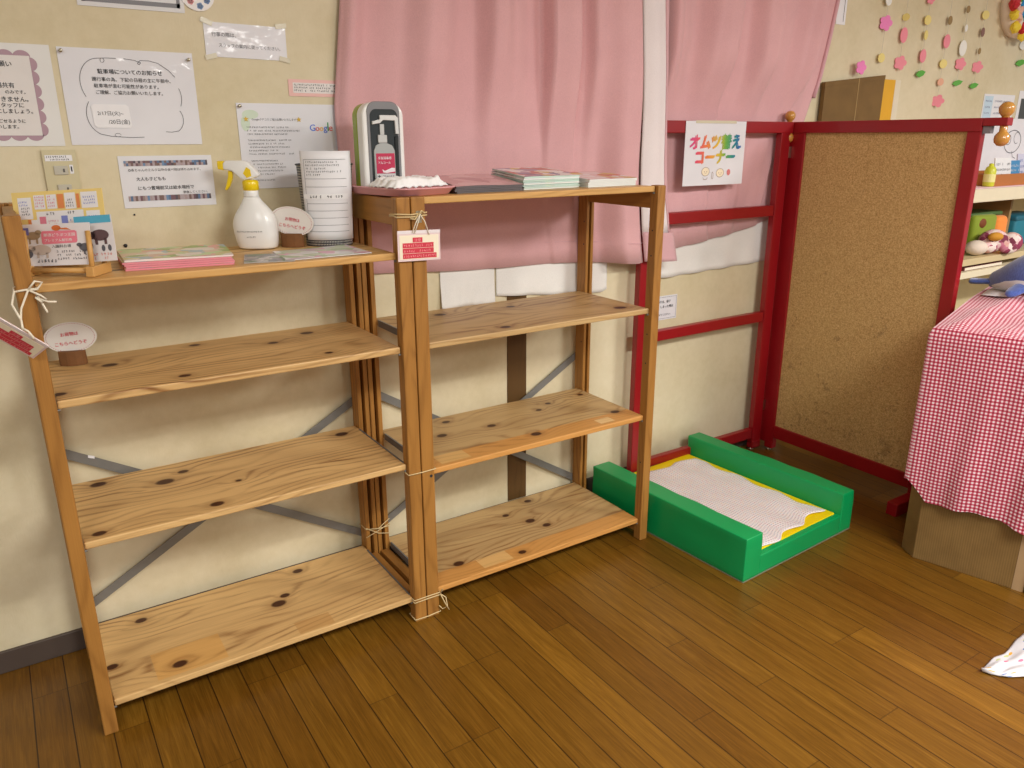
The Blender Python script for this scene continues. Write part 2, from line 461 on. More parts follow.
def pin(parent, x, z, mat=None):
    MB().lathe([(.0035, -.001), (.004, .002), (.0025, .0035), (.0025, .008), (.0045, .009), (.004, .011), (.001, .0115)], n=10,
               M=Matrix.Translation((x, -.001, z)) @ Matrix.Rotation(R(90), 4, 'X')).build('push_pin', mat or M['chrome'], parent, smooth=True)
def tape(parent, x, z, w, h, rot=0.0):
    mt = Matrix.Translation((x, -.0022, z)) @ Matrix.Rotation(rot, 4, 'Y')
    MB().box(-w/2, w/2, -.0006, 0, -h/2, h/2, mt).build('tape_piece', M['film'], parent)
# ------------------------------------------------------------------ shelf units
def shelf_unit(x0, frames, levels, braces, label, metal_left, metal_right, knots, patches, seed, base=None):
    """frames: ((xa,xb),(xc,xd)) relative to x0; levels: shelf-top heights"""
    u = empty('wooden_shelf_unit', (x0, 0, 0), 0, label, 'shelf unit')
    for (a, b) in frames:
        bx('post', M['post'], u, a, b, 0, .036, 0, 1.24, .003)
        m = MB(); w3 = (b-a)*.36                      # rear post: two slats and a web, a dark slot between
        m.prism([(a,0),(a+w3,0),(a+w3,1.24),(a,1.24)], .352, .401); m.prism([(b-w3,0),(b,0),(b,1.24),(b-w3,1.24)], .352, .401)
        m.prism([(a+w3,0),(b-w3,0),(b-w3,1.24),(a+w3,1.24)], .378, .400); m.build('post', M['post'], u, bevel=.0015)
        for (z0, z1) in ((1.168, 1.235), (.022, .062)):
            bx('cross_rail', M['rail'], u, a+.006, b-.004, .036, .352, z0, z1, .002)
    xa, xb = frames[0][1]+.0015, frames[1][0]-.0015
    for i, z in enumerate(levels):
        mt = mat_pine('pine_shelf_board', base or PINE, PINE_D, [(kx, ky, ks*1.2) for kx, ky, ks in knots[i]], patches[i], seed=seed+i*1.7)
        sh = bx('shelf_board', mt, u, xa, xb, .0135, .385, z-.018, z, .003)
        if metal_left[i]: bx('metal_edge', M['steel_dark'], sh, xa-.001, xa+.004, .03, .345, z-.019, z+.0015, .0005)
        if metal_right[i]: bx('metal_edge', M['steel_dark'], sh, xb-.004, xb+.001, .03, .345, z-.019, z+.0015, .0005)
        for xx in (xa-.002, xb-.004):
            for yy in (.018, .372):
                MB().tube([(xx, yy, z-.0215), (xx+.006, yy, z-.0215)], .003, 8).build('shelf_peg', M['steel'], u)
    for k, (p, q) in enumerate(braces):
        yy = .4025 + .0022*k
        b = MB().bar((p[0]-x0, yy, p[1]), (q[0]-x0, yy, q[1]), .025, .002).build('cross_brace', M['steel'], u)
        for (ex, ez) in (p, q):
            MB().lathe([(.006, 0), (.006, .002), (.002, .0035)], (0,0,0), 10, M=Matrix.Translation((ex-x0, yy-.001, ez)) @ Matrix.Rotation(R(90), 4, 'X')).build('brace_screw', M['chrome'], b)
    return u
OR = srgb(216, 152, 74); OL = srgb(226, 174, 98); PINE_R = srgb(198, 165, 112)
kL = [[(.196,.07,.013),(.046,.154,.011),(.143,.333,.011),(.495,.2,.015),(.523,.232,.010),(.60,.345,.011)],
      [(.099,.345,.014),(.25,.265,.016),(.304,.308,.010),(.334,.052,.012),(.068,.045,.011),(.416,.164,.006),(.773,.335,.014)],
      [(.165,.26,.013),(.383,.345,.010),(.301,.061,.010),(.039,.066,.012),(.568,.252,.010),(.683,.31,.013),(.658,.068,.008)],
      [(.2,.12,.008),(.62,.2,.009)]]
pL = [[(.137,.31,.03,.151,OL),(.5,.60,.02,.08,srgb(206,160,98))], [], [], [(0,.9,0,.06,srgb(214,166,96))]]
unitL = shelf_unit(0.0, ((0, .0315), (.8388, .8765)), (.0815, .5103, .8497, 1.1008),
    (((.016,.605),(.862,.108)), ((.016,.125),(.862,.596))),
    'wider lower-shelved pine shelf unit at left with four shelves, standing against cream wall',
    (0,0,0,0), (1,1,0,0), kL, pL, 1.0)
q = .8795
sh_ = lambda L: [(x-q, y, s) for x, y, s in L]
kR = [sh_([(1.481,.347,.010),(1.40,.213,.013),(1.431,.156,.011),(1.255,.048,.010),(1.044,.1,.013),(1.349,.295,.009)]),
      sh_([(1.137,.332,.010),(1.246,.218,.011),(1.533,.297,.008),(1.465,.258,.008),(1.067,.23,.012),(1.326,.075,.013),(1.69,.31,.008),(1.674,.096,.012)]),
      sh_([(1.37,.29,.011),(1.198,.055,.012),(1.659,.074,.016),(1.117,.312,.014)]), sh_([(1.3,.2,.01)])]
pR = [[(0,.9,0,.088,OR),(.22,.33,.03,.088,srgb(232,190,122))], [(0,.9,0,.092,OR),(.08,.18,.03,.092,srgb(226,186,118)),(.68,.74,.03,.07,srgb(240,206,146))], [], [(0,.9,0,.06,srgb(214,166,96))]]
MB().prism([(.098-.008,.577),(.098+.007,.571),(.098+.006,.564),(.098-.009,.570)], .3985, .401).build('brace_sticker', M['paper'], unitL)
unitR = shelf_unit(q, ((0, .0393), (.8531, .8858)), (.0836, .4758, .849, 1.238),
    (((.898,.611),(1.750,.089)), ((.898,.115),(1.750,.604))),
    'pine shelf unit at right with leaflets on its top board, in front of pink curtains',
    (1,1,1,0), (0,0,0,0), kR, pR, 6.0, PINE_R)
bx('latch_plate', M['chrome'], unitR, .012, .028, -.0015, 0, 1.175, 1.205, .0005)
MB().sphere((.020, -.003, 1.193), .004, 10, 6).build('latch_stud', M['knobwood'], unitR)

for z in (.30, .66, .76, 1.02, 1.10):
    for (y, mt_) in ((.018, 0), (.366, 0)):
        MB().tube([(.8536, y, z), (.8528, y, z)], .0028, 10).build('peg_hole', M['ink'], unitR)
MB().tube([(.028, .0005, .462), (.028, -.0006, .462)], .0045, 12).build('peg_hole', M['ink'], unitR)
# ------------------------------------------------------------------ twine ties
TW = P('natural_twine', 214, 190, 140, .8); TWW = P('white_cotton_cord', 236, 226, 204, .8)
def loop(name, x0, x1, y0, y1, z, r, mat, label, turns=1, bow=None, wob=.002):
    m = MB()
    for k in range(turns):
        c = []
        zz = z + k*.006
        for (x, y) in ((x0,y0),((x0+x1)/2,y0-.001),(x1,y0),(x1,(y0+y1)/2),(x1,y1),((x0+x1)/2,y1),(x0,y1),(x0,(y0+y1)/2)):
            c.append((x, y, zz + rnd.uniform(-wob, wob)))
        m.tube(c, r, 6, closed=True)
    if bow:
        for pts in bow: m.tube(pts, r, 6)
    o = m.build(name, mat, smooth=True)
    return tag(o, label, 'string')
loop('twine_tie', .8363, .9213, -.003, .039, .012, .0018, TW, 'twine looped round the two middle front posts at floor level, ends tied in a bow', 1)
loop('twine_tie', .8363, .9213, -.003, .039, .071, .0018, TW, 'twine wound round the two middle front posts just above the bottom shelves', 2,
     [[(.921,-.004,.073),(.935,-.012,.06),(.938,-.015,.03),(.924,-.010,.022),(.915,-.006,.035)], [(.921,-.004,.073),(.930,-.015,.045),(.942,-.018,.018)], [(.921,-.004,.073),(.927,-.01,.09),(.922,-.004,.078)]])
loop('twine_tie', .8363, .9213, -.003, .039, .4835, .0018, TW, 'single twine loop round the two middle front posts at the third shelf down', 1)
loop('twine_tie', .8363, .9213, .349, .405, .155, .0016, TW, 'twine crisscrossed round the two middle rear posts near the bottom shelf', 1,
     [[(.8363,.349,.155),(.88,.347,.148),(.9213,.349,.172)], [(.8363,.349,.125),(.88,.347,.14),(.9213,.349,.155)], [(.8363,.349,.16),(.88,.347,.13),(.9213,.349,.118)]], .01)

# red notice tags on cord
def red_tag(loc, rz, rx, label, seed):
    root = empty('hanging_tag', loc, rz, label, 'tag'); root.rotation_euler = (rx[0], rx[1], rz)
    bx('plastic_sleeve', P('clear_tag_sleeve', 232, 208, 206, .25, coat=.6), root, -.061, .061, 0, .0024, -.078, 0, .0006)
    bx('tag_card', P('cream_tag_card', 240, 230, 204, .5), root, -.056, .056, -.0006, .0, -.073, -.012, 0)
    bx('sleeve_lip', P('sleeve_lip_film', 236, 226, 226, .2, coat=.6), root, -.061, .061, -.0008, .0, -.008, 0, 0)
    ink = Ink(.0012)
    ink.rect(-.019, -.0305, .028, .0125); ink.rect(-.048, -.044, .089, .0125); ink.rect(-.048, -.0575, .089, .0125); ink.rect(-.048, -.071, .097, .0125)
    ink.build('red_band', P('tag_red', 206, 46, 66, .5), root)
    w = Ink(.0016)
    w.text('注意', -.014, -.0285, .018, .0)
    for i, (z, ww) in enumerate(((-.0415, .083), (-.055, .083), (-.0685, .09))): w.scrib(-.045, z, ww, .007, seed+i)
    w.build('lettering', P('tag_white_print', 244, 150, 156, .5), root)
    return root
t1 = red_tag((.895, -.007, 1.157), 0, (R(-2), R(1.5)), 'white card tag with red print tied at the middle posts between both shelf units', 5)
MB().tube([(-.02, -.002, -.006), (-.008, -.003, .022), (.004, -.002, .04), (.016, -.003, .022), (.028, -.003, -.012)], .0014, 6).tube(
    [(-.014, -.003, -.008), (-.002, -.003, .022), (.004, -.002, .04)], .0014, 6).build('cord', TWW, t1, smooth=True)
loop('twine_tie', .8363, .9213, -.003, .039, 1.192, .002, TW, 'twine wound round the tops of the middle front posts, holding the red tag', 2,
     [[(.895,-.005,1.194),(.905,-.008,1.206),(.912,-.006,1.198)], [(.895,-.005,1.196),(.885,-.008,1.185),(.872,-.006,1.187)]], .003)
t2 = red_tag((-.002, -.066, 1.024), 0, (R(48), R(43)), 'white card tag with red print dangling askew from the leftmost front post', 31)
t2.scale = (.86, .86, .86)
loop('cord_tie', -.004, .0355, -.003, .039, 1.094, .0022, TWW, 'white cord knotted in a bow round the leftmost front post by the leaflet stand', 1,
     [[(.02,-.004,1.094),(.034,-.012,1.112),(.046,-.010,1.108),(.036,-.006,1.094),(.018,-.005,1.093)],
      [(.02,-.004,1.094),(.04,-.012,1.082),(.048,-.012,1.074),(.04,-.01,1.066),(.03,-.006,1.078)],
      [(.03,-.005,1.078),(.05,-.012,1.068),(.065,-.016,1.067)], [(.035,-.006,1.08),(.045,-.012,1.05),(.046,-.012,1.046)],
      [(.02,-.005,1.094),(.002,-.018,1.06),(-.002,-.045,1.045),(-.002,-.066,1.03)], [(-.004,-.003,1.094),(-.012,-.016,1.07),(-.003,-.045,1.046)],
      [(-.002,-.066,1.03),(.006,-.070,1.024),(.012,-.071,1.012),(.012,-.067,1.006)]])

# ------------------------------------------------------------------ curtains
def curtain(name, label, xl, xr, zb, zt, yf, mat, nu=120, nv=40, group=None):
    """xl,xr: (z,x) control lists; zb: (u,z) hem; yf(u,z): distance from the room side"""
    def fn(u, v):
        z0 = lin(zb, u); z = z0 + (zt-z0)*(v**.8)
        a, b = lin(xl, z), lin(xr, z)
        return (a+(b-a)*u, yf(u, z), z)
    o = MB().grid(fn, nu, nv).build(name, mat, smooth=True, solid=.0025)
    tag(o, label, 'curtain', group)
    return o, fn
# folds of the left curtain: 1 = towards the room
FL = [(0,.1),(.03,.55),(.08,.12),(.17,.35),(.25,1.0),(.285,.9),(.36,.35),(.41,.25),(.46,.95),(.485,.9),(.55,.4),(.61,.1),(.655,.0),(.675,.85),(.735,.95),(.765,.9),(.775,.25),(.80,.45),(.83,1.0),(.875,.9),(.92,.85),(.94,.15),(1,.05)]
def ampl(z, lo=.014, hi=.075, z0=1.22, z1=1.70):
    t = max(0, min(1, (z-z0)/(z1-z0))); return lo+(hi-lo)*t*t*(3-2*t)
def yL(u, z):
    n = mnoise.noise((u*7, z*2.1, 3.0))*.18
    y = .4105 - ampl(z, .008)*max(0, interp(FL, u)+n*(1 if .02 < u < .98 else .3))
    t = max(0, min(1, (u-.855)/.085)); t = t*t*(3-2*t)  # the right end comes forward, over the left stile of the partition
    return y + (.338-.02*max(0, min(1, (z-1.3)/.3))-y)*t
curL, fnL = curtain('pink_curtain', 'dusty pink curtain hanging behind the right-hand shelf unit', [(.9,.915),(.985,.905),(1.1,.875),(1.2,.858),(1.46,.848),(1.743,.885),(2.35,.95)],
    [(.9,2.0),(1.03,1.978),(1.2,1.957),(1.5,1.945),(1.84,1.916),(2.35,1.89)], [(0,.985),(.36,.962),(.7,.955),(.98,.932),(1,.936)], 2.35, yL, M['pink'], 160)
# stitched hem line of the left curtain
m = MB(); m.tube([fnL(i/60, 0)[:2] + (fnL(i/60, 0)[2]+.075,) for i in range(38, 61)], .0012, 5)
m.v = [(x, y-.003, z) for x, y, z in m.v]
m.build('hem_stitching', M['pink_hem'], curL)
FR = [(0,.3),(.04,.75),(.09,.5),(.16,.25),(.25,.8),(.30,.9),(.345,.95),(.375,.3),(.46,.35),(.53,.9),(.58,.95),(.63,.5),(.70,.45),(.78,.8),(.835,1.0),(.865,.25),(.95,.0),(1,.0)]
def yR(u, z):
    n = mnoise.noise((u*6, z*2.4, 9.0))*.2
    return .4105 - ampl(z, .0165, .095, 1.445, 1.70)*max(0, min(1.1, interp(FR, u)+n*(1 if u < .96 else .2)))
curR, fnR = curtain('pink_curtain', 'dusty pink curtain gathered behind the red partition, its right edge pulled aside', [(.95,2.20),(1.2,2.12),(1.5,2.08),(1.85,2.07),(2.35,2.03)],
    [(.95,2.77),(1.035,2.785),(1.1,2.80),(1.17,2.835),(1.25,2.85),(1.35,2.90),(1.448,2.95),(1.61,3.013),(1.767,3.049),(1.92,3.078),(2.35,3.16)],
    [(0,.962),(.25,.975),(.47,.992),(.72,1.012),(.86,1.03),(1,1.045)], 2.35, yR, M['pink'], 150)
m = MB()
pts = [(fnR(1, j/30)[0]+.004, fnR(1, j/30)[1]-.004, fnR(1, j/30)[2]) for j in range(9, 31)]
m.tube(pts, .009, 8); m.build('edge_hem', M['pink_hem'], curR, smooth=True)
# the folded-back white lining edge between the two curtains
m = MB()
def fy(u, z): return .331 - .012*max(0, min(1, (z-1.3)/.3)) - .014*math.sin(math.pi*min(1, u*1.15))
def fold(u, v):
    z = 1.038 + (2.35-1.038)*v
    a = lin([(1.03,1.980),(1.2,1.960),(1.5,1.949),(1.84,1.920),(2.35,1.89)], z); b = lin([(1.04,2.114),(1.2,2.081),(1.5,2.057),(1.83,2.027),(2.35,1.99)], z)
    return (a+(b-a)*u, fy(u, z), z)
m.grid(fold, 14, 30); m.build('folded_lining', M['lining'], curR, smooth=True, solid=.002)
m = MB()
def fold2(u, v):
    z = .928 + .012*(1-u) + (1.038-.928)*v - .01*(1-u)*v*0
    a = lin([(.93,1.997),(1.04,1.978)], z); b = lin([(.92,2.165),(1.04,2.135)], z)
    return (a+(b-a)*u, fy(u*.9, z)-.0025, z)
m.grid(fold2, 10, 8); m.build('folded_hem', M['pink_hem'], curR, smooth=True, solid=.002)
m = MB()
def edge(u, v):
    z = 1.03 + (2.35-1.03)*v
    a = lin([(1.04,2.110),(1.2,2.077),(1.5,2.053),(1.83,2.023),(2.35,1.985)], z); b = lin([(1.03,2.136),(1.2,2.118),(1.5,2.080),(1.83,2.066),(2.35,2.03)], z)
    return (a+(b-a)*u, fy(1, z)-.002+.030*u*u, z)
m.grid(edge, 4, 30); m.build('edge_hem', M['pink_hem'], curR, smooth=True, solid=.0015)
# sheer under-curtains
def sheer(name, label, x0, x1, hem, zt, y0, seed):
    def fn(u, v):
        z0 = lin(hem, u); z = z0+(zt-z0)*v; x = x0+(x1-x0)*u
        dv = max(0, 1-v*2.2)                           # free and wavy at the hem, pressed flat under the pink curtain
        return (x, y0 - (.005+.0045*math.sin(u*40*(x1-x0)+seed) + .003*mnoise.noise((u*9, v*4, seed)))*dv, z)
    o = MB().grid(fn, 70, 14).build(name, M['sheer'], smooth=True, solid=.0015)
    return tag(o, label, 'curtain')
sheer('sheer_curtain', 'short white under-curtain showing below the pink hem at left of the shelf unit', 1.175, 1.385, [(0,.845),(.05,.836),(.5,.842),(1,.835)], 1.03, .4145, 1.0)
sheer('sheer_curtain', 'white under-curtain with stitched hem showing above the second shelf of the right unit', 1.392, 1.885, [(0,.862),(.25,.852),(.6,.838),(.95,.825),(1,.835)], 1.03, .4145, 5.0)
sheer('sheer_curtain', 'white under-curtain showing below the pink curtain behind the red partition', 2.07, 2.815, [(0,.852),(.2,.85),(.55,.857),(.95,.866),(1,.88)], 1.11, .4145, 9.0)

# ------------------------------------------------------------------ red folding partition with cork leaf
par = empty('folding_partition', (2.78, .36, 0), 0, 'red folding partition with an open railed leaf and a cork board leaf', 'partition')
def pb(name, x0, x1, y0, y1, z0, z1, mat=None, b=.003, parent=None):
    return bx(name, mat or M['red'], parent or par, x0-2.78, x1-2.78, y0-.36, y1-.36, z0, z1, b)
YA, YB = .345, .374
pb('stile', 1.992, 2.036, YA, YB, .02, 1.40); pb('stile', 2.732, 2.788, YA, YB, .035, 1.40)
pb('rail', 1.975, 2.80, YA-.003, YB+.001, 1.398, 1.442)
for z0, z1 in ((1.066, 1.110), (.612, .655), (.062, .108)): pb('rail', 2.036, 2.728, YA+.001, YB-.001, z0, z1)
pb('foot', 1.955, 2.05, YA-.012, YB+.004, .002, .05)
pb('foot', 2.732, 2.786, YA-.004, YB, .012, .045)
# leaf with the cork board: folded forward along -Y
XA, XB = 2.806, 2.836
pb('stile', XA, XB, .290, .378, .035, 1.40); pb('stile', XA, XB, -.405, -.358, .035, 1.40)
pb('rail', XA-.003, XB+.003, -.405, .378, 1.398, 1.442); pb('rail', XA-.003, XB+.003, -.485, -.405, 1.416, 1.442, b=.003)
pb('rail', XA+.001, XB-.001, -.358, .290, .066, .125)
pb('cork_board', XA+.009, XB-.007, -.362, .294, .12, 1.402, M['cork'], 0)
pb('foot', XA-.002, XB+.002, .292, .333, .012, .045); pb('foot', 2.665, 2.86, -.405, -.362, .0, .052)
for (x, y) in ((2.745, .36), (2.815, .315)):
    MB().lathe([(.012, 0), (.013, .006), (.006, .014)], (x-2.78, y-.36, 0), 12).build('floor_glide', M['chrome'], par, smooth=True)
def peg(x, y, z0, z1, r):
    m = MB(); c = (x-2.78, y-.36, 0)
    m.lathe([(.0005, z1+r*1.9), (r*.6, z1+r*1.75), (r*.95, z1+r*1.3), (r, z1+r), (r*.93, z1+r*.5), (r*.62, z1+r*.1), (r*.5, z1), (r*.5, z0), (r*.62, z0-r*.1), (r*.95, z0-r*.55), (r, z0-r), (r*.9, z0-r*1.45), (r*.5, z0-r*1.85), (.0005, z0-r*1.95)], c, 20)
    m.build('wooden_peg', M['knobwood'], par, smooth=True)
peg(2.792, .360, 1.40, 1.446, .021)
peg(2.821, -.467, 1.398, 1.446, .024)
for z in (1.30, .19): bx('hinge', M['chrome'], par, .009, .025, -.013, -.001, z, z+.045, .001)
pb('corner_bracket', XA+.004, XB-.004, -.432, -.406, 1.392, 1.416, P('bracket_grey', 128, 124, 126, .4), .001)

# ------------------------------------------------------------------ changing mat
mat_o = empty('changing_mat', (1.822, -.394, 0), R(3.2), 'green vinyl nappy-changing mat with yellow middle on the floor beside the shelf unit', 'changing mat')
mw, md = .622, .728
def soft(name, mt, x0, x1, y0, y1, z0, z1, b=.008):
    m = MB(); nx, ny, nz = 8, 14, 4
    bm = bmesh.new()
    o = MB().box(x0, x1, y0, y1, z0, z1).build(name, mt, mat_o)
    bm.from_mesh(o.data)
    bmesh.ops.subdivide_edges(bm, edges=bm.edges, cuts=7, use_grid_fill=True)
    cx, cy, cz = (x0+x1)/2, (y0+y1)/2, (z0+z1)/2
    for v in bm.verts:
        d = Vector((v.co.x-cx, v.co.y-cy, 0))
        n = mnoise.noise((v.co.x*9, v.co.y*9, v.co.z*14+x0*3))
        k = n*.0035
        if v.co.z > z0+.001:
            v.co.x += k*(1 if v.co.x > cx else -1); v.co.z += k*.7
        v.co.y += k*.4*(1 if v.co.y > cy else -1)
    bm.to_mesh(o.data); bm.free()
    for p in o.data.polygons: p.use_smooth = True
    md_ = o.modifiers.new('bev', 'BEVEL'); md_.width = b; md_.segments = 3; md_.limit_method = 'ANGLE'; md_.angle_limit = R(50)
    return o
soft('pad', M['green'], .080, mw-.070, .0, md, .003, .074, .004)
soft('bolster', M['green'], .0, .084, .0, md, .003, .158, .004)
soft('bolster', M['green'], mw-.072, mw, .0, md, .003, .158, .004)
bx('centre_panel', M['yellow'], mat_o, .088, mw-.078, .022, md-.012, .070, .0785, .003)
bx('base_piping', P('grey_piping', 120, 126, 104, .5), mat_o, -.001, mw+.001, -.001, md+.001, .0, .003, .0015)
def mat_towel():
    t = NT('patterned_white_towel'); uv = t.coord('UV'); s = t.sep(uv)
    fx = t.math('FRACT', t.math('MULTIPLY', s[0], 42)); fy = t.math('FRACT', t.math('MULTIPLY', s[1], 58))
    d = t.vmath('LENGTH', t.comb(t.math('SUBTRACT', fx, .5), t.math('SUBTRACT', fy, .5)))
    n = t.white(t.comb(t.math('FLOOR', t.math('MULTIPLY', s[0], 42)), t.math('FLOOR', t.math('MULTIPLY', s[1], 58))))
    dot = t.math('LESS_THAN', d, .3)
    pc = t.ramp(n, [(0, srgb(206, 160, 172)), (.5, srgb(190, 196, 210)), (1, srgb(214, 188, 170))])
    c = t.mix(t.math('MULTIPLY', dot, .95), srgb(244, 236, 236), pc)
    t.col(c); t.rough(.95); t.p.inputs['Sheen Weight'].default_value = .3
    t.bump(t.noise(t.coord(), 260, 2), .3, .002); return t.m
m = MB(); nu, nv = 40, 56; uvs = []
def tow(u, v):
    x = .088 + .425*u; y = .035 + .63*v
    x += .012*math.sin(v*21+1)*(u > .5)*(u-.5)*2 + .006*math.sin(v*13)*(u-.5); y += .014*math.sin(u*17+.6)*(abs(v-.5)*2)**3 + .05*(u-.5)*(1-v)
    z = .0835 + .0045*math.sin(x*42+y*9)*max(0, (abs(v-.5)*2))**2 + .003*math.sin(y*38)*(abs(u-.5)*2)**2 + .0015*mnoise.noise((x*20, y*20, 0))
    return (min(x, mw-.079), y, max(z, .081))
m.grid(tow, nu, nv); uvs = [(i/nu, j/nv) for j in range(nv+1) for i in range(nu+1)]
m.v = [tuple(Matrix.Rotation(R(3.2), 4, 'Z') @ Vector(p) + Vector((1.822, -.394, 0))) for p in m.v]
tow_o = m.build('towel', mat_towel(), smooth=True, solid=.003, uvs=uvs)
tag(tow_o, 'white speckled towel spread over the yellow changing mat', 'towel')

# ------------------------------------------------------------------ boxes, cloth, plush
TA = R(-9.0)                                        # table stack is turned a little
def T(px, py, z=0):                                  # e1 = away from camera (+X-ish), e2 = toward the right of the picture
    return Vector((2.405 + px*math.cos(TA+R(18)) - 0*py, -.56 + 0, z))
e1 = Vector((math.cos(R(15)), math.sin(R(15)), 0)); e2 = Vector((math.sin(R(15)), -math.cos(R(15)), 0))
TO = Vector((2.412, -.560, 0))
def TP(a, b, z=0): return TO + e1*a + e2*b + Vector((0, 0, z))
def mat_card(name='corrugated_cardboard', ca=srgb(114, 86, 42), cb=srgb(138, 107, 58)):
    t = NT(name); v = t.coord(); s = t.sep(v)
    flute = t.math('MULTIPLY_ADD', t.math('SINE', t.math('MULTIPLY', t.math('ADD', s[0], s[1]), 900)), .5, .5)
    n = t.noise(v, 12, 4)
    c = t.ramp(t.math('ADD', t.math('MULTIPLY', flute, .25), t.math('MULTIPLY', n, .75)), [(.25, ca), (.7, cb)])
    t.col(c); t.rough(.8); t.bump(flute, .1, .001); return t.m
M['card'] = mat_card()
def obox(name, a0, a1, b0, b1, z0, z1, mt, parent=None, bev=.002, chamfer=0.0):
    root = TP(a0, b0, z0)
    poly = [(chamfer, 0), (a1-a0, 0), (a1-a0, -(b1-b0)), (0, -(b1-b0)), (0, -chamfer)] if chamfer else [(0,0), (a1-a0,0), (a1-a0,-(b1-b0)), (0,-(b1-b0))]
    o = MB().plate(poly[::-1], 0, z1-z0).build(name, mt, None, bevel=bev)
    o.location = root; o.rotation_euler = (0, 0, R(15)); return o
cb = obox('cardboard_box', .012, .74, .0, .378, 0, .795, M['card'], chamfer=.05)
tag(cb, 'tall brown cardboard box under the gingham cloth, nearest the partition', 'box')
MB().box(-.0008, .0, -.376, -.345, .0, .795).build('packing_tape', P('brown_packing_tape', 178, 148, 110, .3, coat=.4), cb)
MB().box(-.0006, .0, -.215, -.1565, .02, .79).build('folded_flap', M['card'], cb)
cb2 = obox('cardboard_box', .004, .74, .384, .80, 0, .795, M['card'])
tag(cb2, 'brown cardboard box under the gingham cloth at the right edge of the view', 'box')
MB().box(-.0008, .0, -.03, .0, .0, .795).build('packing_tape', P('brown_packing_tape', 178, 148, 110, .3, coat=.4), cb2)

def mat_gingham():
    t = NT('red_gingham'); uv = t.coord('UV'); s = t.sep(uv)
    k = 1/.0116
    a = t.math('GREATER_THAN', t.math('FRACT', t.math('MULTIPLY', s[0], k)), .5); b = t.math('GREATER_THAN', t.math('FRACT', t.math('MULTIPLY', s[1], k)), .5)
    sm = t.math('MULTIPLY', t.math('ADD', a, b), .5)
    c = t.ramp(sm, [(0, srgb(240, 224, 228)), (.45, srgb(204, 92, 116)), (.95, srgb(150, 14, 42))], 'CONSTANT')
    t.col(c); t.rough(.85); t.p.inputs['Sheen Weight'].default_value = .2
    t.bump(t.noise(t.vmath('MULTIPLY', uv, (900, 900, 0)), 1, 2), .15, .001); return t.m
m = MB(); uvs = []
cols = []                                            # (rim point, outward dir, s-coordinate)
A1, B1, Hh = .80, .86, .795
path = []
for i in range(13): path.append((A1*(1-i/12), 0, Vector((0,1,0)), 'side'))
for i in range(1, 9):
    th = R(90)*i/9; path.append((0, 0, Vector((-math.sin(th), math.cos(th), 0)), 'fan'))
for i in range(41): path.append((0, B1*i/40, Vector((-1,0,0)), 'front'))
def world(a, b, z): return TP(a, b, z)
def hem(s):                                          # hem height along the path
    return lin([(-.8,.30),(0,.29),(.03,.262),(.06,.222),(.12,.222),(.2,.232),(.27,.228),(.37,.205),(.6,.18),(.9,.17)], s)
NR = 26
su = 0
idx = []
for n_, (a, b, d, kind) in enumerate(path):
    s = b if kind == 'front' else (0 if kind == 'fan' else -a)
    rim = world(a, b, Hh+.012)
    dw = e1*d.x + e2*(-d.y) if kind != 'front' else -e1
    dw = (e1*d.x - e2*d.y)
    hz = hem(s)
    row = []
    for j in range(NR+1):
        t = j/NR; drop = (Hh+.012-hz)*t
        rr = .010
        if drop < rr*1.5: out = rr*math.sin(min(1, drop/(rr*1.5))*math.pi/2); 
        else: out = rr
        flare = .004*t if kind == 'front' else (.004*t if kind == 'fan' else .0)
        if kind == 'fan': flare *= math.sin(math.pi*(n_-12)/9)*.55+.45
        wv = (max(0,min(1,s/.05))*(.008*math.sin(s*34+2.2)*t**1.3 + .006*math.sin(s*71+t*3)*t + .010*mnoise.noise((s*6, t*3, 2.0))*t)) if kind != 'side' else .004*math.sin(s*30)*t
        p = rim + dw*(out+flare+wv) - Vector((0,0,drop))
        row.append(len(m.v)); m.v.append(tuple(p))
        uvs.append((s + (0 if kind != 'fan' else .06*(n_-12)/9), -drop))
    idx.append(row)
for r0, r1 in zip(idx, idx[1:]):
    for j in range(NR): m.f.append((r0[j], r0[j+1], r1[j+1], r1[j]))
# top surface
TN, TM = 30, 36; base = len(m.v)
for j in range(TM+1):
    for i in range(TN+1):
        a, b = A1*i/TN, B1*j/TM
        edge = min(1, min(a, b)/.06)
        z = Hh+.012 + .026*min(1, a/.5)*min(1, max(0, (B1-b)/.3)) + edge*(.010*max(0, mnoise.noise((a*5+b*2, b*5-a*3, 4.0))) + .018*math.exp(-((b-.05-.18*a)/.035)**2) + .008*math.exp(-((b-.17-.35*a)/.03)**2) + .006*math.exp(-((b-.32-.3*a)/.03)**2))
        m.v.append(tuple(world(a, b, z))); uvs.append((b, a))
for j in range(TM):
    for i in range(TN):
        q0 = base+j*(TN+1)+i; m.f.append((q0, q0+1, q0+TN+2, q0+TN+1))
cl = m.build('tablecloth', mat_gingham(), smooth=True, uvs=uvs)
tag(cl, 'red and white gingham cloth draped over the cardboard boxes', 'tablecloth')

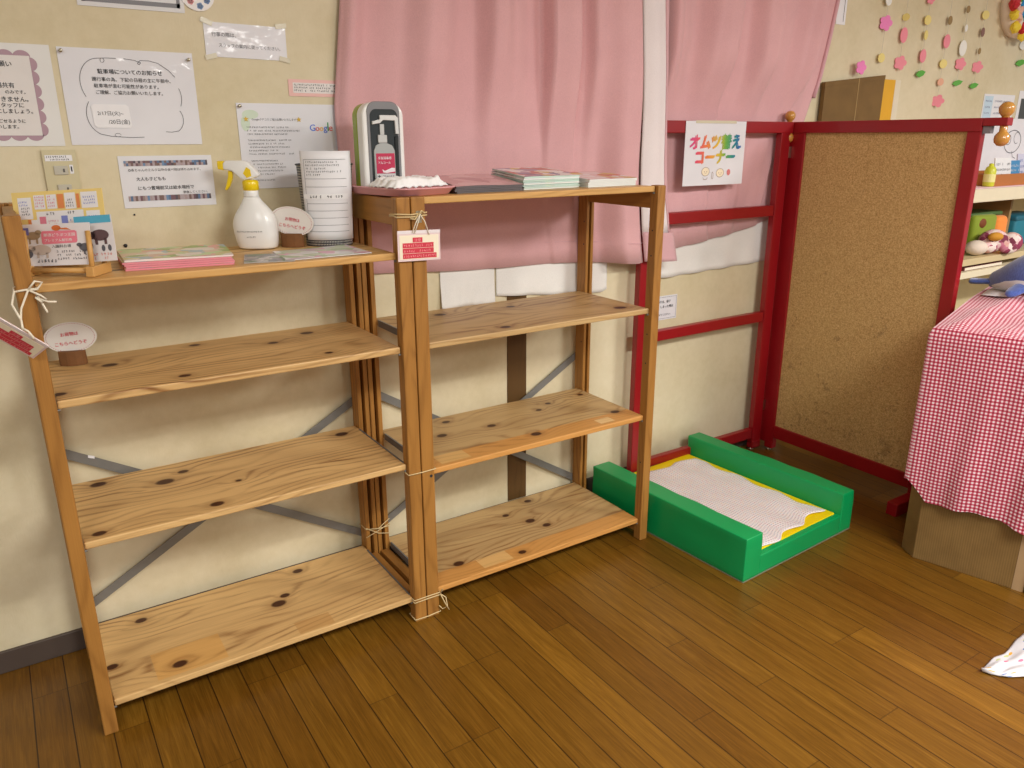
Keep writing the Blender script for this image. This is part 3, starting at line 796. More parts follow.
# paper and plush on the cloth
zt_ = Hh+.046
m = MB(); m.grid(lambda u, v: tuple(TP(.50+.27*u, .025+.34*v, zt_+.004*math.sin(u*5+v*3))), 8, 8)
o = m.build('paper_sheet', M['paper'], smooth=True, solid=.0012); tag(o, 'white paper sheet under the blue plush animal on the gingham cloth', 'paper')
BLUE = mat_fabric('blue_terry_plush', srgb(92, 122, 204), srgb(58, 84, 160), 260, .6, .95, .7)
pl = empty('plush_toy', TP(.60, .155, zt_+.007), R(-98), 'blue plush sea-animal toy lying on white paper on the gingham cloth', 'toy')
prof = [(-.17,.014,.03),(-.15,.03,.036),(-.11,.055,.05),(-.06,.085,.072),(0,.105,.092),(.06,.112,.102),(.12,.105,.098),(.17,.085,.082),(.205,.05,.055),(.215,.012,.02)]
rings = []
for x, ry, rz in prof:
    rings.append([(x, ry*math.cos(2*math.pi*k/24), max(.0, rz*.92 + rz*math.sin(2*math.pi*k/24))) for k in range(24)])
MB().loft(rings).build('body', BLUE, pl, smooth=True, subd=1)
def fin(name, pts, th, zc):
    o = MB().loft([[Vector((x + w*math.cos(2*math.pi*k/12)*dx[0], y + w*math.cos(2*math.pi*k/12)*dx[1], z+th*math.sin(2*math.pi*k/12))) for k in range(12)] for (x, y, z, w, dx) in pts]).build(name, BLUE, pl, smooth=True, subd=1)
fin('tail_fluke', [(-.12,0,.030,.025,(0,1)),(-.16,-.004,.024,.028,(0,1)),(-.20,-.012,.018,.034,(0,1)),(-.225,-.02,.016,.030,(0,1)),(-.24,-.024,.015,.008,(0,1))], .013, 0)
fin('flipper', [(.03,-.085,.05,.03,(1,0)),(.025,-.115,.032,.035,(1,0)),(.02,-.145,.016,.032,(1,0)),(.018,-.165,.012,.01,(1,0))], .014, 0)
fin('flipper', [(.02,.085,.05,.03,(1,0)),(.0,.125,.035,.035,(1,0)),(-.02,.165,.02,.032,(1,0)),(-.03,.185,.016,.01,(1,0))], .014, 0)
MB().loft([[(x, ry*.93*math.cos(2*math.pi*k/24), max(0, rz*.5 + rz*.52*math.sin(2*math.pi*k/24))) for k in range(24)] for x, ry, rz in [(p[0]*.93, p[1]*1.06, p[2]) for p in prof]]).build('belly', P('white_plush_belly', 226, 226, 230, .95, sheen=.5), pl, smooth=True)

pl.scale = (.9, .9, .9)
# spotted cloth on the floor
def mat_spot():
    t = NT('spotted_white_cotton'); uv = t.coord('UV')
    vo = t.node('ShaderNodeTexVoronoi'); vo.inputs['Scale'].default_value = 8; t.l.new(uv, vo.inputs['Vector'])
    dot = t.math('LESS_THAN', vo.outputs['Distance'], .27); s = t.sep(vo.outputs['Color'])
    c = t.mix(dot, srgb(208, 207, 210), t.ramp(s[0], [(0, srgb(222, 112, 138)), (.3, srgb(216, 160, 60)), (.55, srgb(100, 132, 186)), (.8, srgb(188, 196, 140))], 'CONSTANT'))
    t.col(c); t.rough(.9); return t.m
m = MB(); nu = nv = 30
def rag(u, v):
    x = 2.03 + .30*u
    yt = lin([(0,-1.045),(.25,-1.037),(.38,-1.046),(.7,-1.032),(1,-1.03)], u); yb = lin([(0,-1.052),(.06,-1.10),(.2,-1.125),(.5,-1.17),(1,-1.25)], u)
    y = yt + (yb-yt)*v; x -= .02*math.sin(v*3.1)*(1-u)
    z = .004 + .010*abs(math.sin(u*7+v*4))*min(1, 4*v*(1-v)+.1) + .006*mnoise.noise((u*5, v*5, 1))
    return (x, y, max(.003, z))
m.grid(rag, nu, nv)
o = m.build('spotted_cloth', mat_spot(), smooth=True, solid=.002, uvs=[(i/nu, j/nv) for j in range(nv+1) for i in range(nu+1)])
tag(o, 'small white cloth with coloured spots lying on the floor', 'cloth')
# ------------------------------------------------------------------ notices on the wall
mauve = P('mauve_print', 176, 146, 158, .55)
# scalloped request, cut by the left edge of the view
s = sheet('notice_sheet', 'white notice with mauve scalloped border, cut off at the left edge of the photo', 'notice', -.13, 1.367, .292, .226, M['lamgrey'])
k = Ink(.0018)
for i in range(7): k.disc(.035+.033*i, .198, .0175, .014, 18, 0, 0, 180)
for i in range(6): k.disc(.2475, .182-.029*i, .0145, .0152, 18, 0, -90, 90)
for i in range(7): k.disc(.035+.033*i, .026, .0175, .014, 18, 0, 180, 360)
k.build('scalloped_border', mauve, s)
k = Ink(.0024); k.rect(.02, .024, .228, .176); k.build('text_panel', P('pale_notice_panel', 226, 222, 218, .5), s)
k = Ink(.0030)
k.text('ご利用のお願い', .116, .176, .094, .02)
k.text('駐車場共有', .146, .130, .062, .02); k.text('のみです。', .188, .117, .040, .012)
k.text('室内ではできません。', .113, .100, .118, .014); k.text('必ずスタッフに', .138, .087, .082, .014); k.text('お忘れずにしましょう。', .118, .074, .118, .014)
k.text('楽しく安全に過ごせるように', .100, .053, .118, .01); k.text('お願いします。', .140, .040, .062, .01)
k.build('lettering', M['ink'], s)
# car park notice
s = sheet('notice_sheet', 'large white landscape notice with cloud outline about parking and a dated slip', 'notice', .1765, 1.369, .304, .222, M['lam'], tilt=0)
k = Ink(.0020)
def arc(cx, cz, rx, rz, a0, a1, n=24): return [(cx+rx*math.cos(R(a0+(a1-a0)*i/n)), cz+rz*math.sin(R(a0+(a1-a0)*i/n))) for i in range(n+1)]
k.line(arc(.085,.144,.046,.056,92,215), .0013); k.line([(.0835,.2),(.105,.2015),(.125,.2015)], .0013); k.line(arc(.094,.196,.0045,.005,0,360,12), .001)
k.line(arc(.082,.070,.040,.048,140,250), .0013); k.line([(.068,.025),(.09,.020),(.135,.017),(.165,.018)], .0013); k.line(arc(.105,.023,.007,.004,0,320,12), .001)
k.line([(.142,.2015),(.165,.199),(.18,.194),(.176,.189),(.172,.192),(.179,.199),(.2,.199),(.22,.194),(.243,.178),(.256,.163)], .0013)
k.line(arc(.228,.115,.038,.046,28,-28), .0013); k.line(arc(.228,.062,.036,.036,35,-55), .0013); k.line([(.249,.033),(.232,.030),(.218,.031)], .0013)
k.build('cloud_outline', M['inkgrey'], s)
k = Ink(.0022)
k.text('駐車場についてのお知らせ', .080, .166, .146, .028)
k.text('園行事の為、下記の日程の主に午前中、', .066, .149, .178, .014); k.text('駐車場が混む可能性があります。', .068, .134, .146, .014); k.text('ご理解、ご協力お願いいたします。', .070, .119, .152, .012)
k.build('lettering', M['ink'], s)
sl = MB().prism([(.056,.046),(.062,.040),(.136,.040),(.140,.046),(.138,.090),(.132,.095),(.060,.095),(.054,.090)], -.0032, -.0014).build('dated_slip', P('slip_white', 240, 240, 242, .35), s)
k = Ink(.0038); k.text('2/17日(火)~', .066, .070, .058, .004); k.text('/20日(金)', .088, .050, .048, .004); k.build('handwriting', M['ink'], sl)
pin(s, .008, .213); pin(s, .293, .206)
# staff notice
s = sheet('notice_sheet', 'narrow glossy white notice taped up high beside the curtain', 'notice', .516, 1.586, .212, .083, M['lam'], tilt=R(-.6))
k = Ink(.0020); k.text('行事の際は、', .018, .050, .062, .006); k.text('スタッフの案内に従ってください。', .034, .025, .160, .006); k.build('lettering', M['inkgrey'], s)
for x, z, r in ((.008,.083,20),(.20,.086,-8),(.012,.0,-15),(.205,.003,12)): tape(s, x, z, .03, .012, R(r))
# food and drink notice with photo strips
s = sheet('notice_sheet', 'small white landscape notice with patterned strips along top and bottom', 'notice', .272, 1.2125, .227, .129, M['lam'])
for z in (.104, .017):
    k = Ink(.0019); k.rect(.012, z, .203, .013); k.build('photo_strip', mat_strip(), s)
k = Ink(.0021); k.text('◎赤ちゃんのミルク以外の食べ物は持ち込めます。', .020, .091, .176, .004); k.text('大人も子どもも', .036, .068, .070, .018); k.text('にもつ置場前又は給水場所で', .038, .045, .136, .018); k.text('飲食してください。', .146, .033, .062, .006)
k.build('lettering', M['ink'], s)
# review request
s = sheet('notice_sheet', 'white notice with coloured search-company lettering, behind the wire bin', 'notice', .578, 1.250, .297, .224, M['lam'])
for yo_, q_ in enumerate(((.035,.195,.022,.012),(.02,.172,.012,.02),(.165,.04,.012,.02))):
    k = Ink(.0014+.0002*yo_); k.disc(*q_); k.build('pale_green_blot', P('pale_green_print', 206, 222, 200, .5), s)
k = Ink(.0020)
k.text('Googleクチコミご協力お願いいたします', .038, .180, .122, .008)
for i, (z, w) in enumerate(((.160,.115),(.151,.145),(.142,.11),(.126,.122),(.117,.10),(.108,.115),(.099,.08),(.090,.125),(.072,.075),(.063,.085),(.054,.095),(.045,.085),(.036,.06),(.020,.06))): k.scrib(.022+.004*(i > 7), z, w, .0048, 50+i)
k.build('lettering', M['inkgrey'], s)
for (x, z) in ((.022,.183),(.168,.183)):
    k = Ink(.0034); pt_ = [(x+(.0075 if i % 2 == 0 else .0033)*math.cos(R(90+36*i)), z+(.0075 if i % 2 == 0 else .0033)*math.sin(R(90+36*i))) for i in range(10)]
    k.m.add([(x, k.y, z)] + [(a_, k.y, b_) for a_, b_ in pt_], [(0, 1+i, 1+(i+1) % 10) for i in range(10)]); k.build('star', P('star_gold', 214, 176, 50, .5), s)
gx = .198
for ch, w, c in (('G',.0155,(66,110,210)),('o',.0105,(214,70,60)),('o',.0105,(236,176,40)),('g',.0105,(66,110,210)),('l',.003,(60,150,90)),('e',.0105,(214,70,60))):
    k = Ink(.0021); k.text(ch, gx, .153, w, .016); gx += w+.0012; k.build('coloured_letter', P('print_%d_%d' % (c[0], c[1]), *c, .5), s)
pin(s, .008, .216)
# pink-bordered strip
s = sheet('notice_sheet', 'pink-bordered paper strip beside the curtain edge', 'notice', .725, 1.4945, .170, .044, P('pink_strip_paper', 236, 188, 180, .5))
k = Ink(.0017); k.rect(.012, .0085, .15, .027); k.build('text_panel', P('strip_panel', 232, 226, 222, .5), s)
k = Ink(.0021); [k.scrib(.015, .0275-.0075*i, .14, .0055, 90+i) for i in range(3)]; k.build('lettering', M['ink'], s)
# framed poster at the top
s = sheet('poster_sheet', 'grey-bordered poster cut off by the top edge of the photo', 'poster', .236, 1.684, .240, .30, P('poster_white', 222, 222, 222, .45))
k = Ink(.0017); k.rect(.010, .010, .22, .010); k.rect(.010, .010, .008, .28); k.rect(.222, .010, .008, .28); k.build('border_print', P('grey_border_print', 128, 128, 132, .5), s)
k = Ink(.0018); k.text('公式', .166, .030, .020, .02); k.build('lettering', M['ink'], s)
# oval flower board
ov = [(.04+.042*math.cos(R(15*i)), .04+.040*math.sin(R(15*i))) for i in range(24)]
s = sheet('round_card', 'round white card with flower print at the top edge of the photo', 'card', .470, 1.691, .08, .08, P('card_white', 236, 232, 228, .4), outline=ov, t=.003)
for (x, z, c) in ((.022,.022,(224,150,150)),(.044,.012,(130,160,200)),(.062,.026,(120,150,196)),(.03,.05,(230,160,150)),(.055,.052,(140,170,206))):
    k = Ink(.0034)
    for i in range(5): k.disc(x+.0045*math.cos(R(72*i)), z+.0045*math.sin(R(72*i)), .004, .004, 10)
    k.build('flower_print', P('flower_%d' % c[0], *c, .5), s)
# small notice low on the wall
s = sheet('notice_sheet', 'small white notice low on the wall, half hidden by the shelf post', 'notice', 2.135, .675, .131, .099, M['lam'])
k = Ink(.0019); k.line([(.005,.006),(.005,.093),(.126,.093),(.126,.006),(.005,.006)], .001); k.build('border_print', M['inkgrey'], s)
k = Ink(.0020); k.text('体調不良、様子', .010, .070, .085, .02); k.text('しまった際は', .040, .050, .070, .02); k.text('知らせてください。', .012, .018, .085, .02); k.build('lettering', M['ink'], s)
# notices on the far part of the wall
s = sheet('notice_sheet', 'white notice with fine print behind the round wooden knob', 'notice', 4.405, 1.36, .32, .235, M['paper'])
k = Ink(.0019); k.rect(.01, .01, .085, .215); k.build('blue_panel', P('pale_blue_print', 200, 222, 236, .5), s)
k = Ink(.0022)
for i in range(7): k.scrib(.02, .195-.03*i, .06, .012, 120+i); k.scrib(.115, .195-.03*i, .17 if i < 2 else .10, .011, 140+i)
k.build('lettering', P('violet_grey_ink', 110, 112, 150, .5), s)
s = sheet('photo_print', 'framed photo print at the right edge of the photo', 'picture', 4.768, 1.40, .26, .22, M['paper'])
k = Ink(.002); k.rect(.03, .03, .20, .15); k.build('dark_picture', P('dark_photo', 70, 72, 70, .4), s)
s = sheet('drawing_sheet', 'white paper with a line drawing above the far cabinet', 'drawing', 4.46, 1.155, .62, .32, P('white_drawing_paper', 238, 238, 242, .5), Y=WY-.003)
k = Ink(.0022); k.line(arc(.32,.20,.09,.06,0,360,30), .004); k.line(arc(.27,.21,.028,.026,0,360,18), .003); k.line(arc(.36,.22,.03,.03,40,300,18), .003); k.line([(.33,.15),(.345,.12),(.38,.11)], .003); k.build('line_drawing', M['inkgrey'], s)
s = sheet('paper_strip', 'narrow white paper beside the upper right curtain edge', 'notice', 3.10, 1.838, .062, .30, M['paper'])
k = Ink(.0018); k.rect(.045, .012, .003, .27); k.build('border_print', M['inkgrey'], s)
# wall plate with two switches
s = sheet('switch_plate', 'beige wall plate with two socket covers behind the leaflet stand', 'wall plate', .108, 1.226, .072, .132, P('beige_switch_plate', 206, 196, 158, .4), t=.007)
for z, x in ((.074, .020), (.030, .022)):
    f = bx('socket_cover', P('socket_grey', 192, 188, 172, .35), s, x, x+.030, -.0105, -.006, z, z+.021, .001)
    bx('socket_key', P('socket_dark', 90, 86, 80, .4), f, x+.019, x+.023, -.0112, -.0104, z+.006, z+.014, 0)
k = Ink(.0078); k.rect(.005, .106, .058, .014); k.build('paper_label', M['paper'], s)
k = Ink(.0082); k.scrib(.008, .1135, .046, .0052, 7); k.scrib(.012, .1075, .044, .0045, 8); k.build('lettering', M['ink'], s)
k = Ink(.0080); k.rect(.054, .076, .008, .021); k.build('side_label', M['paper'], s)
k = Ink(.0084); k.rect(.0565, .081, .003, .012); k.build('lettering', M['ink'], s)
for i, (x, z) in enumerate(((.26,1.119),(.292,1.196))):
    o = MB().lathe([(.0045*(1-.5*i),0),(.005*(1-.5*i),.002),(.003*(1-.5*i),.004)], (0,0,0), 10, M=Matrix.Translation((x, WY, z)) @ Matrix.Rotation(R(90), 4, 'X')).build('screw_cap', M['ink'], smooth=True)
    tag(o, ('larger black screw cap in the wall just above the stack of map booklets', 'tiny dark screw head in the wall below the strip-patterned notice')[i], 'screw')

# nappy-corner sign hung on the red top rail
def mat_rainbow():
    t = NT('rainbow_print'); s_ = t.sep(t.coord('Object'))
    c = t.ramp(t.math('DIVIDE', s_[0], .34), [(.07, srgb(206, 74, 140)), (.2, srgb(226, 74, 100)), (.36, srgb(232, 130, 60)), (.52, srgb(226, 190, 50)), (.64, srgb(104, 170, 60)), (.76, srgb(30, 140, 130)), (.9, srgb(36, 86, 176))])
    t.col(c); t.rough(.5); return t.m
s = sheet('corner_sign', 'white sign with rainbow lettering hanging from the red top rail', 'sign', 2.178, 1.206, .328, .235, M['lam'], Y=.341)
k = Ink(.0022)

for dz in (0, .0035): k.text('オムツ替え', .024, .135+dz, .274, .10); k.text('コーナー', .058, .080+dz, .212, .08)
k.build('rainbow_lettering', mat_rainbow(), s)
sk = P('pencil_skin', 240, 226, 196, .5); br = P('pencil_brown', 150, 120, 100, .5)
k = Ink(.0020); k.disc(.118,.051,.020,.015); k.disc(.198,.045,.021,.015); k.build('baby_face_print', sk, s)
k = Ink(.0023)
for cx, cz in ((.118,.051),(.198,.045)):
    k.line(arc(cx,cz,.021,.016,0,360,24), .0016); k.disc(cx-.007,cz,.0018); k.disc(cx+.007,cz,.0018); k.line(arc(cx,cz-.003,.005,.003,200,340,8), .0012)
k.line([(.106,.03),(.11,.022),(.126,.022),(.13,.03)], .0016)
k.line([(.153,.024),(.153,.044),(.157,.050),(.161,.044),(.161,.024),(.153,.024)], .0014); k.build('line_print', br, s)
k = Ink(.0022); k.disc(.246,.046,.010,.012); k.build('rattle_print', P('rattle_pink', 214, 120, 120, .5), s)
tape(s, .16, .232, .22, .01)

# ------------------------------------------------------------------ objects on the left unit's top shelf
Z1 = 1.1013
CR = math.atan2(rt.y, rt.x)                          # items turned to face the viewer
# leaflet stand
st = empty('leaflet_stand', (.100, .100, Z1), R(-34), 'small wooden dowel stand holding leaflets at the left end of the top shelf', 'stand')
EAS = P('easel_wood', 206, 158, 90, .45)
for x in (-.075, .063):
    MB().box(-.009+x, .009+x, -.026, .05, 0, .022).build('foot_block', EAS, st, bevel=.002)
    MB().tube([(x, -.012, .015), (x-.006, .004, .095)], .0055, 10).build('dowel', EAS, st, smooth=True)
    MB().tube([(x, .04, .015), (x-.004, .054, .12)], .005, 10).build('dowel', EAS, st, smooth=True)
MB().tube([(-.075, -.014, .013), (.063, -.014, .013)], .006, 10).build('cross_dowel', EAS, st, smooth=True)
MB().tube([(-.075, .028, .013), (.063, .028, .013)], .005, 10).build('cross_dowel', EAS, st, smooth=True)
def leaflet(name, label, x, y, z, w, h, lean, c, rz=R(-34), rot=0.0):
    o = sheet(name, label, 'leaflet', 0, 0, w, h, P('leaflet_%d_%d' % (c[0], c[2]), *c, .4), t=.0016)
    o.matrix_world = Matrix.Translation((x, y, z)) @ Matrix.Rotation(rz, 4, 'Z') @ Matrix.Rotation(rot, 4, 'Y') @ Matrix.Rotation(R(-lean), 4, 'X')
    return o
def loc_(st_, x, y, z): return st_.matrix_basis @ Vector((x, y, z))
bpy.context.view_layer.update()
p = Matrix.Translation((.1,.1,Z1)) @ Matrix.Rotation(R(-34), 4, 'Z')
a = p @ Vector((-.118, .034, .022))
lf = leaflet('leaflet', 'yellow coupon leaflet at the back of the wooden leaflet stand', *a, .200, .150, 9, (240, 212, 130), rot=R(-3))
k = Ink(.0022); k.rect(.012,.092,.03,.046); k.rect(.048,.112,.024,.030); k.rect(.076,.112,.022,.030); k.rect(.116,.110,.024,.034); k.rect(.152,.110,.036,.034); k.rect(.050,.060,.104,.047); k.rect(.160,.066,.030,.038); k.rect(.03,.04,.02,.05); k.build('coupon_panel', P('coupon_white', 238, 236, 236, .45), lf)
k = Ink(.0026); k.rect(.100,.112,.014,.030); k.rect(.142,.111,.007,.030); k.rect(.03,.046,.007,.045); k.build('orange_print', P('coupon_orange', 228, 140, 80, .45), lf)
def rows(k, x, z, w, n, s0, h=.0048):
    for i in range(n): k.scrib(x, z+i*h*1.35, w, h, s0+i)
k = Ink(.0027); k.rect(.056,.062,.014,.034); rows(k,.05,.116,.020,4,3); rows(k,.078,.116,.018,4,14); rows(k,.074,.064,.022,4,24); k.build('pink_print', P('coupon_pink', 224, 130, 150, .45), lf)
k = Ink(.0027); k.rect(.104,.062,.014,.034); rows(k,.122,.064,.030,4,34); rows(k,.014,.12,.02,2,44); rows(k,.156,.118,.028,3,54); rows(k,.162,.070,.024,4,64); k.build('blue_print', P('coupon_blue', 130, 140, 206, .45), lf)
k = Ink(.0028); rows(k,.072,.098,.024,1,74,.007); rows(k,.112,.099,.024,1,84,.007); rows(k,.118,.114,.02,3,94); rows(k,.018,.100,.018,3,99); k.build('lettering', M['inkgrey'], lf)
a = p @ Vector((.022, .020, .024))
lf = leaflet('leaflet', 'white leaflet with dark animals and a blue band, right of the stand', *a, .082, .098, 8, (226, 222, 222), rot=R(-4))
k = Ink(.0022); k.rect(.0,.082,.080,.016); k.build('blue_band', P('leaflet_blue', 86, 176, 206, .45), lf)
k = Ink(.0024)
k.disc(.052,.056,.020,.012); k.disc(.034,.056,.009,.008); k.rect(.040,.036,.006,.014); k.rect(.060,.036,.006,.014); k.build('bear_print', P('bear_brown', 96, 72, 74, .5), lf)
k = Ink(.0024); k.disc(.022,.034,.012,.014); k.disc(.056,.028,.004,.007); k.disc(.070,.028,.004,.007); k.build('penguin_print', P('penguin_grey', 92, 92, 100, .5), lf)
k = Ink(.0023); k.scrib(.02,.012,.056,.007,31); k.scrib(.02,.004,.05,.006,32); k.build('lettering', P('leaflet_coral', 216, 140, 130, .5), lf)
a = p @ Vector((-.085, -.006, .020))
lf = leaflet('leaflet', 'white animal-park leaflet with pink banner at the front of the stand', *a, .150, .105, 9, (232, 228, 228), rot=R(-2)); lf.scale = (1.0, 1.0, .84)
k = Ink(.0022); k.prism = None; k.poly([(.044,.058),(.046,.054),(.118,.056),(.121,.060),(.121,.084),(.117,.087),(.047,.087),(.044,.083)]); k.build('pink_banner', P('banner_pink', 236, 132, 150, .45), lf)
k = Ink(.0026); k.text('那須どうぶつ王国', .049, .0735, .068, .03); k.text('プレミアム割引券', .050, .0605, .060, .03); k.build('banner_lettering', P('banner_white', 248, 240, 240, .5), lf)
k = Ink(.0024); k.disc(.026,.076,.016,.010); k.disc(.038,.084,.007,.006); k.rect(.016,.056,.004,.014); k.rect(.032,.056,.004,.014); k.build('animal_print', P('fur_tan', 168, 146, 116, .5), lf)
k = Ink(.0024); k.disc(.040,.040,.022,.013); k.rect(.030,.020,.005,.014); k.rect(.050,.020,.005,.014); k.disc(.020,.044,.009,.008); k.build('animal_print', P('fur_cream', 206, 190, 176, .5), lf)
k = Ink(.0024); k.disc(.136,.044,.013,.010); k.disc(.124,.050,.006,.005); k.rect(.132,.026,.004,.012); k.disc(.012,.032,.010,.012); k.build('animal_print', P('fur_grey', 98, 98, 104, .5), lf)
k = Ink(.0025); k.disc(.078,.094,.010,.007); k.poly([(.07,.092),(.11,.088),(.10,.094)]); k.build('bird_print', P('bird_orange', 214, 116, 60, .5), lf)
k = Ink(.0025); k.text('入園料お得', .064, .045, .042, .01); [k.scrib(.074, .032-.009*i, .066, .006, 40+i) for i in range(3)]; k.scrib(.03,.008,.04,.009,45); k.build('lettering', M['inkgrey'], lf)
k = Ink(.0025); k.rect(.0,.078,.018,.018); k.build('violet_corner', P('corner_violet', 110, 110, 176, .5), lf)

# stacks of booklets
def mat_cover(name, cs, scale=26, rough=.35):
    t = NT(name); v = t.coord()
    vo = t.node('ShaderNodeTexVoronoi'); vo.inputs['Scale'].default_value = scale; t.l.new(t.vmath('ADD', v, t.vmath('MULTIPLY', t.comb(t.noise(v, 14, 2), t.noise(v, 11, 3)), (.12, .12, 0))), vo.inputs['Vector'])
    r_ = t.sep(vo.outputs['Color'])[0]
    n = len(cs)
    c = t.ramp(r_, [(i/n, srgb(*q_)) for i, q_ in enumerate(cs)], 'CONSTANT')
    t.col(c); t.rough(rough); return t.m
def booklet(name, label, cat, corners, z, th, cover, edge, group=None, spine=None, wob=0.0, curl=0.0, slope=0.0):
    """quadrilateral booklet lying flat: corners front-left, front-right, back-right, back-left (world x,y)"""
    c = [Vector((x, y)) for x, y in corners]; o0 = c[0]
    n = 8; m = MB(); top = []
    def pos(u, v): return (c[0]*(1-u)*(1-v)+c[1]*u*(1-v)+c[2]*u*v+c[3]*(1-u)*v) - o0
    for zz in (0, th):
        for j in range(n+1):
            for i in range(n+1):
                q_ = pos(i/n, j/n); m.v.append((q_.x, q_.y, zz + wob*math.sin(i*.7+j*.5)*(1 if zz else .0) + curl*((i/n)**2) + slope*(j/n)))
    N = (n+1)**2
    for j in range(n):
        for i in range(n):
            a_ = j*(n+1)+i; m.f += [(a_, a_+1, a_+n+2, a_+n+1), (N+a_, N+a_+1, N+a_+n+2, N+a_+n+1)]
    ed = [i for i in range(n)] + [n+(n+1)*j for j in range(n)] + [n*(n+1)+n-i for i in range(n)] + [(n+1)*(n-j) for j in range(n)]
    for a_, b_ in zip(ed, ed[1:]+ed[:1]): m.f.append((a_, b_, b_+N, a_+N))
    root = m.build(name, edge)
    root.location = (o0.x, o0.y, z); tag(root, label, cat, group)
    cv = MB()
    cv.v = [(x, y, zz+.0005) for x, y, zz in m.v[N:]]; cv.f = [(j*(n+1)+i, j*(n+1)+i+1, (j+1)*(n+1)+i+1, (j+1)*(n+1)+i) for j in range(n) for i in range(n)]
    cv.build('cover', cover, root)
    return root
pinkedge = P('pink_page_edge', 226, 140, 150, .6); greenedge = P('green_cover_edge', 96, 140, 60, .5)
cov = mat_cover('garden_map_cover', [(150,176,96),(206,196,140),(226,170,160),(170,190,200),(196,214,160),(220,200,176),(232,224,214)], 30)
base_c = [(.212,.088),(.440,.052),(.466,.250),(.222,.292)]
for i in range(5):
    dx, dy = rnd.uniform(-.004, .004), rnd.uniform(-.003, .003)
    cc = [(x+dx, y+dy) for x, y in base_c]
    lab = 'topmost booklet with colourful map cover on the left shelf stack' if i == 4 else 'booklet with pink page edges inside the stack under the colourful map booklet'
    booklet('booklet', lab, 'booklet', cc, Z1+.0048*i, .0042, cov, pinkedge if i != 4 else P('pale_page_edge', 232, 214, 208, .6), 'booklets stacked on the left unit' if i != 4 else None, wob=.0006 if i == 4 else 0)
booklet('leaflet', 'dark photo leaflet lying next to the stack of map booklets', 'leaflet', [(.462,.050),(.574,.018),(.610,.150),(.500,.185)], Z1+.0003, .0016, mat_cover('dark_photo_cover', [(110,108,112),(168,160,150),(96,120,80),(196,190,190),(140,130,140)], 40), P('leaf_edge', 190, 186, 180, .6))
booklet('leaflet', 'pale green and pink leaflet lying in front of the wire bin', 'leaflet', [(.560,.034),(.780,.036),(.782,.215),(.575,.200)], Z1+.0004, .0018, mat_cover('green_pink_cover', [(226,226,226),(176,196,156),(226,176,196),(236,232,228),(206,214,190),(214,196,206)], 24), P('leaf_edge2', 222, 220, 216, .6), curl=.001)

# spray bottle
sp = empty('spray_bottle', (.568, .306, Z1), CR, 'white spray bottle with yellow trigger and nozzle standing on the left top shelf', 'bottle')
WP = P('white_plastic', 238, 238, 234, .3, coat=.15, vary=.015); YP = P('yellow_plastic', 240, 208, 10, .3, coat=.2, vary=.03)
rings = []
for z, hx, hy, dx in [(0,.050,.033,.003),(.003,.055,.037,.003),(.012,.058,.039,.003),(.035,.062,.041,.001),(.065,.064,.042,-.001),(.085,.062,.040,-.001),(.105,.054,.036,.0),(.122,.042,.031,0),(.138,.029,.026,-.003),(.150,.023,.022,-.004),(.156,.021,.020,-.004)]:
    rings.append([(dx+hx*math.copysign(abs(math.cos(2*math.pi*q_/32))**.8, math.cos(2*math.pi*q_/32)), hy*math.copysign(abs(math.sin(2*math.pi*q_/32))**.8, math.sin(2*math.pi*q_/32)), z) for q_ in range(32)])
MB().loft(rings).build('body', WP, sp, smooth=True, subd=1)
MB().lathe([(.0205,.154),(.0215,.158),(.0205,.162),(.0215,.166),(.0205,.170),(.018,.175)], (-.004,0,0), 24).build('neck', WP, sp, smooth=True)
MB().lathe([(.019,.172),(.0225,.174),(.0228,.196),(.020,.201),(.012,.203)], (-.003,0,0), 24).build('collar', YP, sp, smooth=True)
hd = [(-0.0736,.250),(-0.0656,.258),(-0.0160,.258),(-0.0032,.254),(0.0096,.240),(0.0240,.222),(0.0272,.217),(0.0240,.213),(0.0096,.207),(-0.0096,.203),(-0.0224,.203),(-0.0320,.212),(-0.0496,.228),(-0.0640,.232),(-0.0736,.232)]
MB().prism(hd, -.013, .013).build('trigger_head', WP, sp, bevel=.004, segs=3, smooth=True)
MB().prism([(-0.0896,.234),(-0.0720,.230),(-0.0720,.257),(-0.0896,.257)], -.012, .012).build('nozzle', YP, sp, bevel=.003)
MB().prism([(-0.0624,.230),(-0.0496,.226),(-0.0528,.205),(-0.0624,.184),(-0.0720,.172),(-0.0768,.174),(-0.0704,.192),(-0.0640,.212)], -.007, .007).build('trigger', YP, sp, bevel=.003)
MB().prism([(-0.0176,.222),(-0.0064,.240),(0.0048,.232),(0.0064,.214),(-0.0080,.208)], -.0136, .0136).build('inner_valve', YP, sp, bevel=.001)
k = Ink(.0); 
def curved_label(parent, lines, mt):
    kk = Ink(0)
    for (x, z, w, h, sd) in lines: kk.scrib(x, z, w, h, sd)
    kk.m.v = [(x, -.0417*max(0, 1-(abs(x)/.064)**2.5)**(1/2.5)-.0012, z) for x, y, z in kk.m.v]
    kk.build('label_print', mt, parent)
curved_label(sp, [(-.045,.052,.075,.005,61),(-.016,.036,.028,.005,62)], M['inkgrey'])

sp.scale = (.91, .91, .88)
